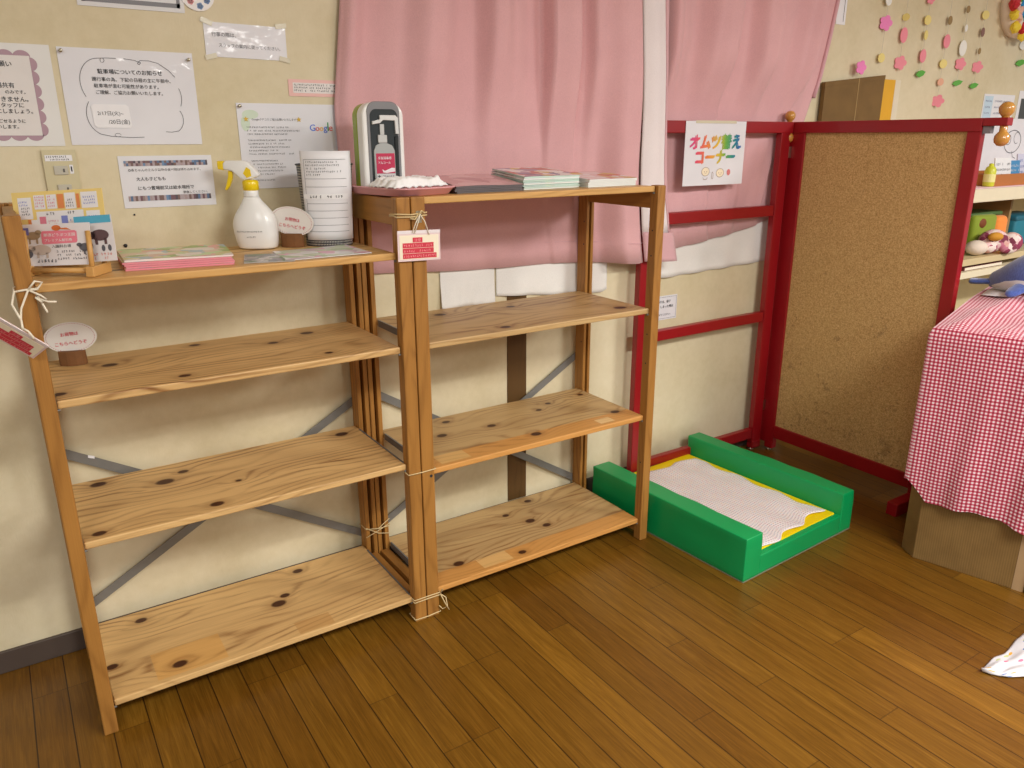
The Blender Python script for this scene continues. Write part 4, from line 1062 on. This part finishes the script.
# oval signs on log bases
def oval_sign(loc, rz, label, scale=1.0, tilt=0.0):
    root = empty('oval_sign', loc, rz, label, 'sign')
    BK = P('log_bark', 120, 78, 40, .8, vary=.25, scale=40)
    rings = [[((.030+.002*mnoise.noise((math.cos(a_)*2, math.sin(a_)*2, z*40)))*1.05*math.cos(a_), (.021+.0015*mnoise.noise((math.cos(a_)*3, math.sin(a_)*3, 5)))*math.sin(a_), z) for a_ in [2*math.pi*q_/28 for q_ in range(28)]] for z in (0, .002, .034, .036)]
    MB().loft(rings).build('log_base', BK, root, smooth=False, bevel=.001)
    c = (.004, -.004, .036+.033); a_, b_ = .060, .038
    ts, tc = math.sin(tilt), math.cos(tilt)
    def el(k_, s_=1.0): x = a_*s_*math.cos(k_); z = b_*s_*math.sin(k_); return (c[0]+x*tc-z*ts, c[2]+x*ts+z*tc)
    pl_ = MB().prism([el(2*math.pi*q_/40) for q_ in range(40)], c[1]-.0012, c[1]+.0012).build('oval_plate', P('oval_white', 232, 226, 218, .35, coat=.4), root)
    ink = Ink(.0)
    ink.y = c[1]-.0017
    for q_ in range(56):
        x, z = el(2*math.pi*q_/56, .915); ink.disc(x, z, .0010, .0010, 6)
    ink.build('dotted_border', P('dot_red', 176, 60, 76, .5), pl_)
    ink = Ink(); ink.y = c[1]-.0019
    ink.text('お荷物は', c[0]-.020+(-.010)*ts, c[2]+.003, .040, .03, tilt=tilt); ink.text('こちらへどうぞ', c[0]-.036, c[2]-.018-.036*ts, .072, .03, tilt=tilt)
    ink.build('lettering', M['inkred'], pl_)
    return root
oval_sign((.657, .283, Z1), R(-38), 'oval white sign on a log base beside the spray bottle on the top shelf', tilt=R(-9))
oval_sign((.092, .318, .8502), R(-20), 'oval white sign on a log base at the left end of the second shelf', tilt=R(5))

# wire-mesh bin with a ruled sheet
wb = empty('mesh_bin', (.757, .272, Z1), CR+R(4), 'dark wire-mesh bin with a ruled white notice wrapped round its front', 'bin')
def mat_mesh():
    t = NT('dark_wire_mesh'); uv = t.coord('UV'); s_ = t.sep(uv)
    a_ = t.math('LESS_THAN', t.math('FRACT', t.math('MULTIPLY', s_[0], 90)), .42); b_ = t.math('LESS_THAN', t.math('FRACT', t.math('MULTIPLY', s_[1], 30)), .42)
    f = t.math('MAXIMUM', a_, b_)
    t.col(t.mix(f, srgb(190, 188, 178), srgb(62, 62, 70))); t.rough(.4); t.p.inputs['Metallic'].default_value = .4
    return t.m
m = MB(); uvs = []; NN = 40
def br_(z): return .066 + .012*z/.225
for j in range(9):
    z = .225*j/8
    for q_ in range(NN+1):
        a_ = 2*math.pi*q_/NN; m.v.append((br_(z)*math.cos(a_), .72*br_(z)*math.sin(a_), z)); uvs.append((q_/NN, j/8))
for j in range(8):
    for q_ in range(NN): i0 = j*(NN+1)+q_; m.f.append((i0, i0+1, i0+NN+2, i0+NN+1))
m.build('mesh_wall', mat_mesh(), wb, smooth=True, uvs=uvs)
MB().lathe([(.0005,0),(.066,0),(.066,.002),(.0005,.002)], sy=.72, n=32).build('bin_base', P('bin_black', 52, 52, 58, .4), wb)
MB().tube([(.0785*math.cos(2*math.pi*q_/40), .0785*.72*math.sin(2*math.pi*q_/40), .226) for q_ in range(40)], .003, 8, closed=True).build('rim', P('bin_black', 52, 52, 58, .4), wb, smooth=True)
def wrap(x, z, off): # sheet wrapped round the front
    r_ = br_(max(0, min(.225, z)))+off; a_ = -math.pi/2 + x/r_*1.12
    return (r_*math.cos(a_), .74*r_*math.sin(a_), z)
m = MB(); m.grid(lambda u, v: wrap(-.058+.150*u, .018+.245*v, .003), 24, 12); m.build('ruled_sheet', M['paper'], wb, smooth=True, solid=.0008)
def wrapped(kk, name, mt, off=.0046):
    kk.m.v = [wrap(x, z, off) for x, y, z in kk.m.v]; kk.build(name, mt, wb)
wb.scale = (.95, .95, .95)
kk = Ink(0)
def hl(z, x0=-.045, x1=.068, w=.0009):
    for i in range(16): kk.rect(x0+(x1-x0)*i/16, z, (x1-x0)/16, w)
for z in (.240,.188,.166,.120,.100,.080,.060,.042): hl(z)
for i in range(18): kk.rect(-.046, .042+.011*i, .0009, .011)
wrapped(kk, 'ruled_lines', M['inkgrey'])
kk = Ink(0)
for i, w in enumerate((.08,.09,.05,.095,.04)): kk.scrib(-.040, .231-.0085*i, w, .0055, 70+i)
wrapped(kk, 'lettering', M['inkgrey'])
kk = Ink(0)
for i in range(14): kk.rect(-.056+.126*i/14, .133, .126/14, .014)
wrapped(kk, 'title_strip', P('title_strip_white', 244, 244, 244, .5), .0052)
kk = Ink(0); kk.scrib(-.035, .136, .09, .008, 77); wrapped(kk, 'title_lettering', M['ink'], .0062)

# ------------------------------------------------------------------ objects on the right unit's top
Z2 = 1.2385
# pink tray
tr = empty('tray', (.930, .165, Z2), R(10), 'dusty pink tray under the hand-sanitiser dispenser on the shelf unit', 'tray')
tray_m = P('pink_tray_plastic', 226, 164, 168, .4, coat=.2)
m = MB(); pr = []
for (hx, hy, z) in ((.088,.118,.0),(.092,.122,.002),(.098,.138,.017),(.102,.142,.019),(.102,.142,.0215),(.096,.136,.0215),(.090,.120,.005),(.088,.118,.0045)):
    ring = []
    for q_ in range(32):
        a_ = 2*math.pi*q_/32; ca, sa = math.cos(a_), math.sin(a_)
        ring.append((hx*math.copysign(abs(ca)**.35, ca), hy*math.copysign(abs(sa)**.35, sa), z))
    pr.append(ring)
MB().loft(pr).build('tray_body', tray_m, tr, smooth=True)
# folded white towelling on the tray
m = MB()
def tis(u, v):
    x = -.104 + .175*u; y = -.118 + .118*v
    e = min(u, 1-u, v, 1-v)*2
    z = .0235 + .018*min(1, e*5) + .010*mnoise.noise((u*5, v*5, 2))*min(1, e*4) + .004*mnoise.noise((u*14, v*14, 6))
    x += .010*mnoise.noise((v*6, 1, u*2)); y += .008*mnoise.noise((u*6, 4, v*2))
    return (x, y, z)
m.grid(tis, 40, 36)
m.v = [tuple(Matrix.Translation((.930,.165,Z2)) @ Matrix.Rotation(R(10), 4, 'Z') @ Vector(p_)) for p_ in m.v]
o = m.build('paper_towel', plain('white_towelling', srgb(244, 244, 242), .9, vary=.02), smooth=True, solid=.003); tag(o, 'crumpled white paper towel on the pink tray in front of the dispenser', 'paper towel')
# dispenser
dp = empty('soap_dispenser', (.897, .205, Z2+.0075), 0, 'white and lime-green hand-sanitiser dispenser on the pink tray', 'dispenser')
def arch(w, h, r, n=8, inset=0.0):
    w2 = w/2-inset; pts = [(-w2, inset), (w2, inset)]
    pts += [(w2-r+r*math.cos(R(90*i/n)), h-inset-r+r*math.sin(R(90*i/n))) for i in range(n+1)]
    pts += [(-w2+r+r*math.cos(R(90+90*i/n)), h-inset-r+r*math.sin(R(90+90*i/n))) for i in range(n+1)]
    return pts
MB().prism(arch(.118, .226, .034), .018, .050).build('back_shell', P('lime_plastic', 150, 172, 10, .35, coat=.2), dp, bevel=.004)
MB().prism(arch(.120, .228, .036), -.022, .0185).build('front_shell', WP, dp, bevel=.007, segs=3)
MB().prism(arch(.094, .2296, .026), -.0245, -.018).build('grey_fascia', P('fascia_grey', 128, 128, 130, .3, coat=.4), dp, bevel=.002)
MB().prism([(x*.88, .014+z*.90) for x, z in arch(.098, .222, .020, inset=.004)], -.0262, -.024).build('dark_window', P('window_dark', 44, 50, 52, .12, coat=.6), dp, bevel=.001)
bt = MB(); bt.prism([(-0.0312,0.0300),(0.0240,0.0300),(0.0264,0.0345),(0.0264,0.1046),(0.0192,0.1181),(0.0024,0.1249),(-0.0144,0.1249),(-0.0288,0.1181),(-0.0348,0.1046),(-0.0348,0.0345)], -.031, -.0262)
bt.build('refill_bottle', P('refill_grey', 168, 172, 170, .3, coat=.3), dp, bevel=.002)
MB().prism([(-0.0216,0.1249),(0.0048,0.1249),(0.0048,0.1453),(-0.0216,0.1453)], -.032, -.0262).build('bottle_cap', P('cap_white', 196, 198, 196, .35), dp, bevel=.002)
MB().prism([(-0.0144,0.1453),(-0.0024,0.1453),(-0.0024,0.1724),(-0.0144,0.1724)], -.031, -.0262).build('pump_stem', P('cap_white', 196, 198, 196, .35), dp, bevel=.001)
MB().prism([(-0.0360,0.1792),(-0.0144,0.1837),(-0.0144,0.1950),(0.0312,0.1950),(0.0384,0.1882),(0.0396,0.1475),(0.0300,0.1475),(0.0288,0.1814),(-0.0048,0.1825),(-0.0144,0.1746),(-0.0360,0.1712)], -.033, -.0262).build('pump_lever', P('lever_white', 218, 220, 218, .3), dp, bevel=.0015)
MB().prism([(0.0264,0.0515),(0.0360,0.0515),(0.0384,0.1419),(0.0288,0.1419)], -.030, -.0262).build('dip_tube_guide', P('guide_black', 24, 28, 28, .3), dp, bevel=.001)
ink = Ink(.0314); ink.rect(-.030,.046,.054,.052); ink.build('label', P('label_magenta', 190, 36, 78, .4), dp)
ink = Ink(.0318); ink.text('手指消毒用', -.025, .083, .038, .02); ink.text('アルコール', -.025, .071, .036, .02)
ink.poly([(-0.0144,0.0571),(-0.0072,0.0526),(0.0048,0.0571),(0.0144,0.0605),(0.0228,0.0594),(0.0228,0.0503),(0.0120,0.0492),(-0.0024,0.0470),(-0.0120,0.0492)]); ink.build('label_print', P('label_white', 236, 226, 230, .4), dp)
ink = Ink(.0314); ink.rect(-.030,.032,.054,.013); ink.build('lower_label', P('label_pale', 206, 204, 204, .4), dp)
ink = Ink(.0318); ink.rect(-.025,.034,.0024,.009); ink.rect(-.0285,.0375,.009,.0024); ink.scrib(-.012,.035,.030,.006,5); ink.build('lower_print', M['inkgrey'], dp)

# three piles of leaflets
dk = P('dark_page_edge', 96, 90, 92, .5); gl = mat_cover('pink_reflection_cover', [(196,150,150),(206,164,164),(180,136,138),(214,178,176)], 14, .2)  # pink reflection of the curtain is put into the glossy cover's colours
pile1 = [(1.045,.062),(1.270,.070),(1.280,.285),(1.060,.270)]
for i in range(4):
    dx = rnd.uniform(-.006, .006)
    booklet('leaflet', 'topmost glossy leaflet with painted pink curtain reflection of the dark-edged pile beside the dispenser' if i == 3 else 'dark-edged leaflet inside the pile beside the dispenser', 'leaflet', [(x+dx, y) for x, y in pile1], Z2+.0047*i, .0040, gl, dk, None if i == 3 else 'dark-edged leaflets by the dispenser', wob=.0012 if i == 3 else 0, slope=.007*i)
mint = P('mint_page_edge', 196, 220, 206, .6); cv2 = mat_cover('colour_photo_cover', [(232,228,226),(196,120,110),(214,190,90),(120,110,150),(236,232,230),(176,150,170)], 22)
pile2 = [(1.285,.085),(1.500,.100),(1.510,.300),(1.300,.285)]
for i in range(8):
    dx, dy = rnd.uniform(-.004, .004), rnd.uniform(-.004, .004)
    booklet('booklet', 'topmost colourful booklet of the thick mint-edged pile' if i == 7 else 'mint-edged booklet inside the thick pile in the middle of the top board', 'booklet', [(x+dx, y+dy) for x, y in pile2], Z2+.0046*i, .0041, cv2, mint if i % 3 else P('white_page_edge', 230, 234, 228, .6), None if i == 7 else 'mint-edged booklets on the right unit', wob=.0007 if i == 7 else 0, slope=.0024*i)
cv3 = mat_cover('white_red_cover', [(236,230,230),(226,196,196),(206,70,80),(236,232,230),(214,180,110),(230,214,214)], 20)
pile3 = [(1.510,.070),(1.715,.085),(1.715,.285),(1.520,.280)]
for i in range(5):
    dx = rnd.uniform(-.004, .004)
    booklet('leaflet', 'topmost white and red leaflet of the pile at the right end of the top board' if i == 4 else 'white leaflet inside the low pile at the right end of the top board', 'leaflet', [(x+dx, y) for x, y in pile3], Z2+.0046*i, .0040, cv3, P('white_page_edge', 230, 234, 228, .6), None if i == 4 else 'white leaflets at the right end', wob=.0006 if i == 4 else 0, slope=.0032*i)

# ------------------------------------------------------------------ far cabinet with toys, right of the partition
CX0, CX1, CY0, CY1 = 3.52, 5.3, 0.0, .385
IV = P('ivory_cabinet', 226, 214, 184, .5)
cab = empty('open_cabinet', (4.2, .2, 0), 0, 'low ivory open cabinet with toys on its shelves, seen past the partition', 'cabinet')
def cbx(name, x0, x1, y0, y1, z0, z1, mt=IV, b=.002): return bx(name, mt, cab, x0-4.2, x1-4.2, y0-.2, y1-.2, z0, z1, b)
cbx('top_board', CX0, CX1, CY0, CY1, 1.100, 1.160); cbx('side_panel', CX0, CX0+.02, CY0, CY1, 0, 1.10); cbx('side_panel', CX1-.02, CX1, CY0, CY1, 0, 1.10)
cbx('back_panel', CX0, CX1, CY1-.006, CY1, .02, 1.10, P('cabinet_back', 196, 180, 140, .6))
cbx('divider', 4.30, 4.32, CY0+.14, CY1, .85, 1.10, P('cabinet_divider', 150, 122, 78, .6))
cbx('shelf', CX0+.02, CX1-.02, CY0, CY1, .815, .845, P('cabinet_shelf', 206, 186, 142, .45)); cbx('shelf', CX0+.02, CX1-.02, CY0, CY1, .755, .785); cbx('shelf', CX0+.02, CX1-.02, CY0, CY1, .36, .385); cbx('plinth', CX0+.02, CX1-.02, CY0+.02, CY0+.04, 0, .06)
o = MB().box(CX0+.02, CX1-.02, CY0-.004, CY1-.02, 1.1605, 1.1635).build('shelf_cover', P('pale_pink_sheet', 240, 208, 214, .6)); tag(o, 'pale pink sheet covering the top of the ivory cabinet', 'sheet')
bk = empty('wooden_tray', (4.20, .12, 1.164), 0, 'brown wooden tray on the pink sheet of the ivory cabinet', 'tray')
TWD = P('brown_tray_wood', 176, 106, 44, .45)
bx('tray_front', TWD, bk, -.36, .42, -.10, -.085, .004, .052, .002); bx('tray_back', TWD, bk, -.36, .42, .17, .185, .004, .052, .002)
bx('tray_end', TWD, bk, -.36, -.345, -.085, .17, .004, .052, .002); bx('tray_end', TWD, bk, .405, .42, -.085, .17, .004, .052, .002); bx('tray_floor', TWD, bk, -.36, .42, -.10, .185, 0, .006, .001)
for i, (x, w, h, c, lab) in enumerate(((-.20,.15,.115,(232,232,232),'white picture leaflet standing in the brown wooden tray'),(-.02,.10,.10,(70,140,190),'blue booklet standing in the brown wooden tray'),(.10,.16,.13,(206,206,226),'pale striped booklet standing in the brown wooden tray'))):
    o = MB().box(0, w, -.006, 0, 0, h).build('picture_card', P('tray_card_%d' % i, *c, .5), bevel=.0005); o.location = (4.20+x, .10+.02*i, 1.1705); o.rotation_euler = (R(-8), 0, 0); tag(o, lab, 'booklet')
    kk = Ink(.0068)
    for j in range(3): kk.scrib(.01, h*(.25+.22*j), w-.02, h*.12, 200+i*5+j)
    kk.build('print', P('card_print_%d' % i, *((90,90,96),(236,240,244),(90,120,180))[i], .5), o)
o = MB().lathe([(.02,0),(.024,.004),(.024,.07),(.018,.085),(.010,.09),(.010,.10),(.002,.102)], n=16).build('squeeze_bottle', P('lime_yellow_plastic', 206, 210, 60, .35), smooth=True); o.location = (3.83, .04, 1.164); tag(o, 'yellow-green bottle at the cabinet top beside the partition edge', 'bottle')
MB().lathe([(.0245,.02),(.0248,.02),(.0248,.055),(.0245,.055)], n=16).build('label', P('bottle_label', 232, 226, 150, .5), o)
# toys on the cabinet shelf
tb = empty('toy_bag', (4.075, .19, .8455), R(-6), 'soft green and orange toy box on the cabinet shelf', 'toy box')
MB().box(-.13, .05, -.085, .08, 0, .175).build('green_side', P('olive_green_fabric', 132, 150, 20, .7, sheen=.3), tb, bevel=.022, segs=4, smooth=True)
MB().box(.045, .14, -.088, .08, 0, .165).build('orange_side', P('orange_fabric', 240, 140, 50, .7, sheen=.3), tb, bevel=.026, segs=4, smooth=True)
MB().box(-.135, .12, -.06, .09, .165, .185).build('dark_lid', P('dark_green_fabric', 70, 100, 50, .7), tb, bevel=.008, segs=3)
MB().sphere((-.07, -.082, .135), .03, 14, 8, 1, .3, .8).build('brown_motif', P('motif_brown', 120, 60, 20, .7), tb, smooth=True)
for x, y, w, lab in ((3.70, .22, .16, 'teal toy box partly hidden behind the partition edge'), (4.345, .12, .30, 'teal toy box at the right edge of the cabinet shelf')):
    o = MB().box(0, w, 0, .15, 0, .15 if x > 4 else .10).build('toy_box', P('teal_fabric', 30, 120, 140, .6), bevel=.015, segs=3, smooth=True); o.location = (x, y, .8455); tag(o, lab, 'toy box')
    MB().box(-.002, w+.002, -.003, .152, (.12 if x > 4 else .08), (.153 if x > 4 else .103)).build('lid', P('teal_dark', 24, 96, 116, .6), o, bevel=.012, segs=3, smooth=True)
fl_ = mat_cover('floral_fabric', [(226,190,190),(150,60,90),(232,214,206),(196,120,140),(214,170,160),(120,50,70)], 34, .9)
dl = empty('rag_doll', (4.005, .020, .8455), R(-20), 'soft floral cloth doll lying on the cabinet shelf', 'doll')
for nm, c, r_, s3 in (('head', (.06,0,.050), .052, (1,.9,.95)), ('torso', (-.03,.015,.06), .060, (1.2,.9,.9)), ('arm', (-.085,-.02,.035), .035, (1.3,.8,.8)), ('leg', (.02,-.03,.028), .030, (1.6,.8,.9))):
    MB().sphere(c, r_, 18, 12, *s3).build(nm, fl_, dl, smooth=True)
MB().sphere((-.065,-.03,.085), .030, 14, 9, 1.3, .8, .7).build('mustard_scarf', P('mustard_cloth', 200, 140, 40, .8), dl, smooth=True)
o = MB().sphere((0,0,0), .05, 16, 10, 1.2, .9, .7).build('cloth_bundle', P('cream_cloth', 222, 206, 190, .9), smooth=True); o.location = (3.845, .05, .8455+.036); tag(o, 'cream cloth bundle beside the floral doll on the cabinet shelf', 'cloth')
o = MB().box(0, .34, 0, .20, 0, .018).build('picture_book', P('dark_red_book', 110, 50, 46, .5), bevel=.002); o.location = (3.71, .02, .7855); tag(o, 'dark red book lying in the narrow cabinet gap', 'book')
MB().box(.003, .342, -.001, .197, .003, .015).build('page_block', P('book_pages', 226, 216, 196, .7), o)

# cardboard sheets behind the partition
o = empty('cardboard_sheet', (3.25, .408, 0), 0, 'folded brown cardboard sheet standing against the wall behind the partition', 'cardboard')
cd = mat_card('brown_cardboard_sheet', srgb(104, 78, 38), srgb(126, 96, 50))
MB().prism([(-.21,0),(.215,0),(.215,1.648),(.02,1.628),(-.21,1.604)], -.018, .0).build('board_face', cd, o, bevel=.001)
MB().prism([(.02,0),(.026,0),(.026,1.6285),(.02,1.628)], -.0195, -.0178).build('crease', P('card_crease', 160, 132, 84, .8), o)
MB().prism([(-.212,1.585),(.216,1.629),(.216,1.6485),(-.212,1.6055)], -.0192, .0006).build('rolled_edge', cd, o, bevel=.001)
o = MB().box(3.40, 3.580, .408, .414, 0, 1.633).build('yellow_board', P('yellow_board', 226, 170, 30, .5), bevel=.001); tag(o, 'yellow board standing between cardboard and wall', 'board')
MB().box(3.580, 3.622, .4078, .4142, 0, 1.633).build('pale_margin', P('pale_board_margin', 226, 216, 190, .5), o)

# ------------------------------------------------------------------ paper garlands and wreath
def flower_pts(r, n=5, k_=.28): return [(r*(1-k_+k_*abs(math.cos(n*a_/2)))*math.cos(a_), r*(1-k_+k_*abs(math.cos(n*a_/2)))*math.sin(a_)) for a_ in [2*math.pi*i/40 for i in range(40)]]
def ell(rx, rz): return [(rx*math.cos(2*math.pi*i/20), rz*math.sin(2*math.pi*i/20)) for i in range(20)]
def leafp(rx, rz): return [(-rx,-rz*.3),(-rx*.5,rz*.7),(rx*.2,rz),(rx,rz*.6),(rx*.6,-rz*.4),(-rx*.2,-rz)]
PKS = dict(p=(236,140,154), P=(236,130,190), y=(232,214,130), w=(236,236,228), g=(90,170,60), b=(150,124,76), m=(136,100,92), r=(226,170,140))
def garland(x, items, label):
    items = [(z, kd, c, s_*{'flower':.72,'disc':.86,'leaf':.95,'petal':.82}[kd], tn) for z, kd, c, s_, tn in items]
    zb_ = min(i[0] for i in items)-.02
    root = empty('paper_garland', (x, .405, zb_), 0, label, 'garland', None)
    MB().tube([(0, 0, 0), (.002, .001, (2.35-zb_)*.5), (0, 0, 2.35-zb_)], .0009, 5).build('thread', P('white_thread', 206, 200, 184, .6), root)
    for (z, kind, c, s_, turn) in items:
        pts = flower_pts(s_) if kind == 'flower' else (ell(s_*.62, s_) if kind == 'petal' else (leafp(s_, s_*.55) if kind == 'leaf' else ell(s_, s_)))
        mt = Matrix.Translation((rnd.uniform(-.004,.004), -.003, z-zb_)) @ Matrix.Rotation(R(-turn if kind != 'petal' else -turn*.25), 4, 'Z')
        MB().prism(pts, -.0015, .0015, mt).build({'flower':'paper_flower','petal':'paper_petal','leaf':'paper_leaf','disc':'paper_disc'}[kind], P('garland_paper_'+c, *PKS[c], .6), root)
garland(3.437, [(1.955,'disc','w',.026,0),(1.863,'flower','P',.046,20),(1.720,'disc','y',.023,10)], 'leftmost paper garland with a large magenta flower, above the cardboard')
garland(3.585, [(1.898,'disc','y',.018,60),(1.823,'petal','p',.040,55),(1.706,'flower','p',.044,25)], 'paper garland second from left ending in a pink flower')
garland(3.763, [(1.985,'flower','p',.03,20),(1.898,'disc','y',.024,10),(1.834,'petal','y',.026,10),(1.744,'petal','p',.036,55),(1.666,'leaf','g',.032,10)], 'paper garland third from left with two yellow discs and a green leaf')
garland(3.945, [(1.910,'petal','b',.024,50),(1.818,'petal','p',.038,60),(1.718,'disc','y',.024,20),(1.636,'disc','r',.020,20),(1.549,'flower','p',.042,45)], 'longest paper garland, fourth from left, ending in a pink flower')
garland(4.096, [(1.969,'petal','b',.020,70),(1.886,'petal','w',.020,30),(1.796,'petal','w',.044,60),(1.724,'flower','p',.042,25),(1.636,'leaf','g',.028,30)], 'paper garland fifth from left with a white petal above a pink flower')
garland(4.260, [(1.956,'disc','y',.024,20),(1.878,'petal','m',.026,20),(1.791,'petal','b',.018,40),(1.717,'flower','p',.040,35),(1.628,'leaf','g',.028,20)], 'paper garland sixth from left, nearest the colourful wreath')
garland(4.690, [(1.93,'disc','p',.022,20),(1.842,'disc','w',.026,30),(1.755,'leaf','g',.034,20)], 'paper garland at the right edge of the photo below the wreath')
o = MB().prism(flower_pts(.030), -.002, .002).build('paper_flower', P('garland_paper_P', *PKS['P'], .6)); o.location = (3.268, .385, 1.672); o.rotation_euler = (0, 0, R(-10)); tag(o, 'pink paper flower stuck to the wall just above the cardboard sheet', 'paper flower')
wr = empty('wreath', (4.56, .40, 2.02), 0, 'round wall wreath of brightly coloured crumpled paper', 'wreath')
MB().tube([(.105*math.cos(2*math.pi*q_/36), -.012, .105*math.sin(2*math.pi*q_/36)) for q_ in range(36)], .05, 10, closed=True).build('ring_base', P('wreath_white', 236, 222, 206, .7), wr, smooth=True)
wc = [(40,150,210),(240,210,40),(196,24,40),(236,190,170),(80,160,50),(30,120,190),(240,214,60),(200,40,50),(230,120,40),(30,140,150)]
for q_ in range(42):
    a_ = 2*math.pi*q_/42 + rnd.uniform(-.1,.1); rr_ = .105 + (.044, -.026, .010)[q_ % 3]
    c = wc[(q_*3+q_//5) % len(wc)]; s_ = rnd.uniform(.020,.030)
    m = MB().sphere((rr_*math.cos(a_), -.052, rr_*math.sin(a_)), s_, 10, 7, 1, .8, 1)
    m.v = [tuple(Vector(v_) + Vector((mnoise.noise(Vector(v_)*60), mnoise.noise(Vector(v_)*60+Vector((9,0,0))), mnoise.noise(Vector(v_)*60+Vector((0,9,0)))))*.010) for v_ in m.v]
    m.build('paper_ball', P('wreath_%d_%d' % (c[0], c[1]), *c, .6), wr)

# ------------------------------------------------------------------ light
def area(name, loc, target, sx, sy, power, col=(1, .95, .86)):
    L = bpy.data.lights.new(name, 'AREA'); L.shape = 'RECTANGLE'; L.size = sx; L.size_y = sy; L.energy = power; L.color = col
    o = bpy.data.objects.new(name, L); link(o); o.location = loc
    o.rotation_euler = (Vector(target)-Vector(loc)).to_track_quat('-Z', 'Y').to_euler(); return o
WC = (1, .985, .955)
area('ceiling_lamp', (4.2, -2.7, 2.5), (4.2, -2.7, 0), 1.2, .15, 142, WC)
area('ceiling_lamp', (1.6, -2.7, 2.5), (1.6, -2.7, 0), 1.3, .9, 92, WC)
area('ceiling_lamp', (-1.2, -2.7, 2.5), (-1.2, -2.7, 0), 1.3, .9, 60, WC)
area('ceiling_lamp', (1.6, -4.4, 2.5), (1.6, -4.4, 0), 1.3, .9, 76, WC)
w = bpy.data.worlds.new('room_world'); scene.world = w; w.use_nodes = True
w.node_tree.nodes['Background'].inputs[0].default_value = (1, .98, .95, 1); w.node_tree.nodes['Background'].inputs[1].default_value = .43
vs = scene.view_settings
vs.view_transform = 'Standard'; vs.look = 'None'; vs.gamma = 1; vs.use_curve_mapping = False; vs.exposure = 0.0
scene.cycles.use_denoising = True
